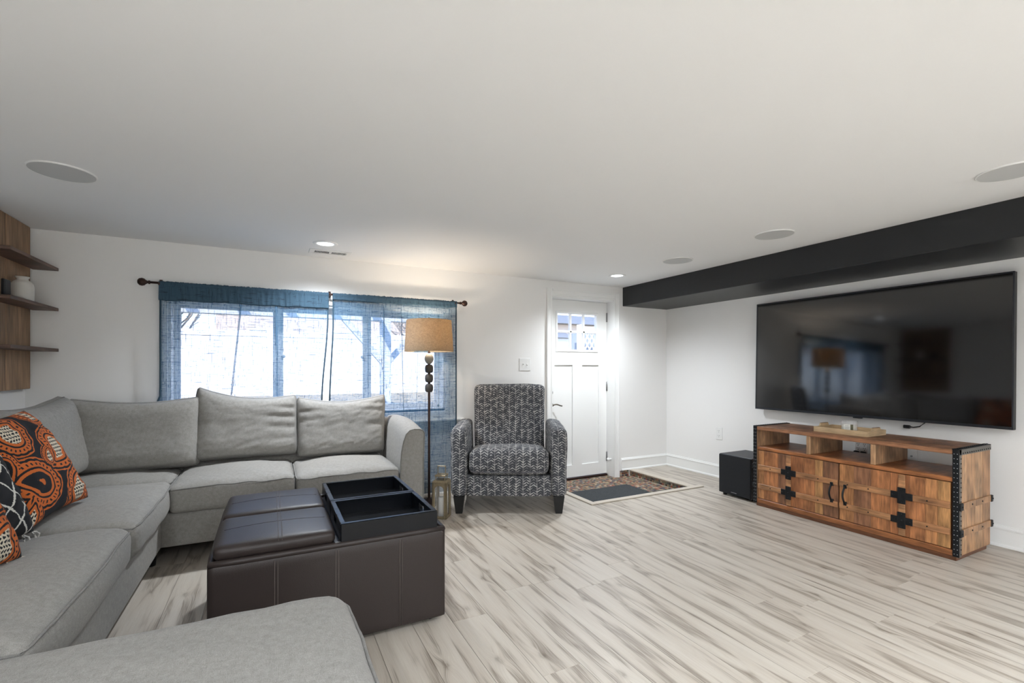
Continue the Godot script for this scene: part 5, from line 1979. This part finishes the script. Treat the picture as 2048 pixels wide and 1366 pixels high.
	extrude(s, PackedVector2Array([Vector2(-0.55, 0), Vector2(0.55, 0), Vector2(0, 0.16)]), 1.7, Transform3D(Basis(Vector3.BACK, Vector3.UP, Vector3.RIGHT), Vector3(4.8, 1.945, -9.75)))
	put(s, "shed_roof", M.roof, sh)
	# houses past the fence
	house(Vector3(-9.5, 0.7, -25), 11.0, M.siding, "pale sided house beyond the fence at the window's left", 1)
	house(Vector3(3.0, 0.7, -27), 10.0, M.brick, "brick house beyond the fence behind the braced post", 2)
	house(Vector3(17.0, 0.7, -24), 12.0, M.brick, "brick house beyond the yard seen through the door panes", 3)
	for q in [[-2.6, -17.0, 6.5, 1], [4.6, -16.5, 6.0, 2], [-8.5, -19.0, 7.0, 3], [7.5, -15.0, 5.5, 4]]:
		bare_tree(q[0], q[1], q[2], q[3])

func house(at: Vector3, w: float, wall: Material, label: String, sd: int) -> void:
	var o := thing("house", at, label, "house", "houses beyond the fence")
	var h: float = [4.2, 4.2, 2.75][sd - 1]
	put(box(at + Vector3(-w / 2, 0, -4), at + Vector3(w / 2, h, 4), 0.02), "house_wall", wall, o)
	var s := S()
	extrude(s, PackedVector2Array([Vector2(-4.5, 0), Vector2(4.5, 0), Vector2(0, 2.6 if sd < 3 else 1.0)]), w + 0.8, Transform3D(Basis(Vector3.BACK, Vector3.UP, Vector3.RIGHT), at + Vector3(-w / 2 - 0.4, h, 0)))
	put(s, "house_roof", M.roof, o)
	var n := int(w / 2.6)
	for i in n:
		for j in (2 if sd < 3 else 1):
			var c := at + Vector3(-w / 2 + (i + 0.5) * w / n, 0.9 + j * 2.5, 4.0)
			var fr := put(box(c + Vector3(-0.55, 0, -0.02), c + Vector3(0.55, 1.35, 0.05), 0.02), "house_window", M.vinyl, o)
			put(box(c + Vector3(-0.46, 0.09, 0.045), c + Vector3(0.46, 0.65, 0.055), 0), "pane", M.dark_pane, fr)
			put(box(c + Vector3(-0.46, 0.70, 0.045), c + Vector3(0.46, 1.26, 0.055), 0), "pane", M.dark_pane, fr)

func bare_tree(x: float, z: float, h: float, sd: int) -> void:
	var where: String = ["at the window's middle", "behind the lamp", "at the window's far left", "toward the door"][sd - 1]
	var o := thing("bare_tree", Vector3(x, 0.65, z), "leafless winter tree beyond the fence, %s" % where, "tree", "")
	var r := RandomNumberGenerator.new()
	r.seed = 900 + sd
	var s := S()
	var tips := []
	tube(s, [Vector3(x, 0.6, z), Vector3(x + 0.05, 0.6 + h * 0.25, z), Vector3(x - 0.04, 0.6 + h * 0.5, z)], 0.13, 8)
	put(s, "trunk", M.bark, o)
	s = S()
	for k in 46:
		var t := r.randf_range(0.18, 0.5)
		var p := Vector3(x, 0.6 + h * t, z)
		var d := Vector3(r.randf_range(-1, 1), r.randf_range(0.3, 1.1), r.randf_range(-1, 1)).normalized()
		var l := r.randf_range(0.8, 2.2)
		var m := p + d * l * 0.5 + Vector3(0, 0.1, 0)
		var e := p + d * l + Vector3(r.randf_range(-0.3, 0.3), 0.4, r.randf_range(-0.3, 0.3))
		tube(s, [p, m, e], 0.028, 5)
		for j in 4:
			var q := m.lerp(e, r.randf())
			tube(s, [q, q + Vector3(r.randf_range(-0.6, 0.6), r.randf_range(0.1, 0.7), r.randf_range(-0.6, 0.6))], 0.011, 4)
	put(s, "branches", M.bark, o).set_meta("kind", "stuff")


func more_materials() -> void:
	M.lamp_face = mat(Color.WHITE, 0.5)
	M.lamp_face.emission_enabled = true
	M.lamp_face.emission = CAN_COLOR
	M.lamp_face.emission_energy_multiplier = 3.0
	M.bulb = mat(Color(1, 0.9, 0.75), 0.4)
	M.bulb.emission_enabled = true
	M.bulb.emission = Color(1.0, 0.88, 0.70)
	M.bulb.emission_energy_multiplier = 4.0
	M.bead_pale = mat(rgb(140, 136, 128), 0.7)
	M.bead_dark = mat(rgb(62, 57, 53), 0.65)
	M.champagne = textured(heather(131, 256, 0.35, 0.5), 9.0, 0.45, rgb(176, 160, 130))
	M.champagne.metallic = 0.45
	M.bezel = mat(rgb(50, 52, 57), 0.35, 0.4)
	M.screen = mat(rgb(9, 9, 10), 0.07)
	M.screen.metallic_specular = 0.75
	M.mango_top = tinted(M.mango_flat, rgb(176, 124, 90), Vector3(0.3, 0, 0.1))
	M.mango_top2 = tinted(M.mango_flat, rgb(156, 108, 80), Vector3(0.7, 0.2, 0.4))
	M.mango_end = tinted(M.mango_light, rgb(206, 158, 116), Vector3(0.3, 0.2, 0.6))
	M.mango_end2 = tinted(M.mango_light, rgb(198, 150, 110), Vector3(0.7, 0.5, 0.2))
	M.plank_a = tinted(M.mango, rgb(214, 150, 98), Vector3(0.1, 0.3, 0.2))
	M.plank_b = tinted(M.mango, rgb(204, 136, 88), Vector3(0.4, 0.1, 0.5))
	M.plank_c = tinted(M.mango, rgb(166, 116, 84), Vector3(0.8, 0.6, 0.7))
	M.plank_d = tinted(M.mango, rgb(194, 126, 80), Vector3(0.6, 0.9, 0.3))
	M.plank_e = tinted(M.mango, rgb(224, 166, 108), Vector3(0.2, 0.5, 0.9))
	M.strap = tinted(M.mango_flat, rgb(206, 150, 104), Vector3(0.2, 0.7, 0.0))
	M.strap2 = tinted(M.mango_flat, rgb(196, 140, 96), Vector3(0.5, 0.3, 0.0))
	M.rivet = mat(rgb(170, 172, 176), 0.3, 0.8)
	M.iron_grey = mat(rgb(112, 108, 102), 0.5, 0.5)
	M.board_wood2 = tinted(M.board_wood, rgb(178, 142, 108), Vector3(0.4, 0.2, 0.3))
	M.black_ash = mat(rgb(52, 53, 57), 0.5)
	M.cloth_black = textured(heather(141, 256, 0.25, 0.5), 8.0, 0.95, rgb(30, 32, 36))
	M.stoneware = mat(rgb(206, 203, 196), 0.6)
	M.matting = textured(heather(151, 256, 0.5, 0.5), 5.0, 1.0, rgb(70, 74, 77))
	M.trellis_fringe = mat(rgb(205, 203, 198), 0.9)
	M.jar_glass = mat(Color(1, 1, 1, 0.10), 0.03)
	M.jar_glass.transparency = BaseMaterial3D.TRANSPARENCY_ALPHA
	M.wax = mat(rgb(232, 228, 216), 0.5)
	M.paper = mat(rgb(236, 236, 230), 0.7)
	M.olive = mat(rgb(92, 88, 62), 0.6)
	M.dark_pane = mat(rgb(58, 66, 78), 0.15)
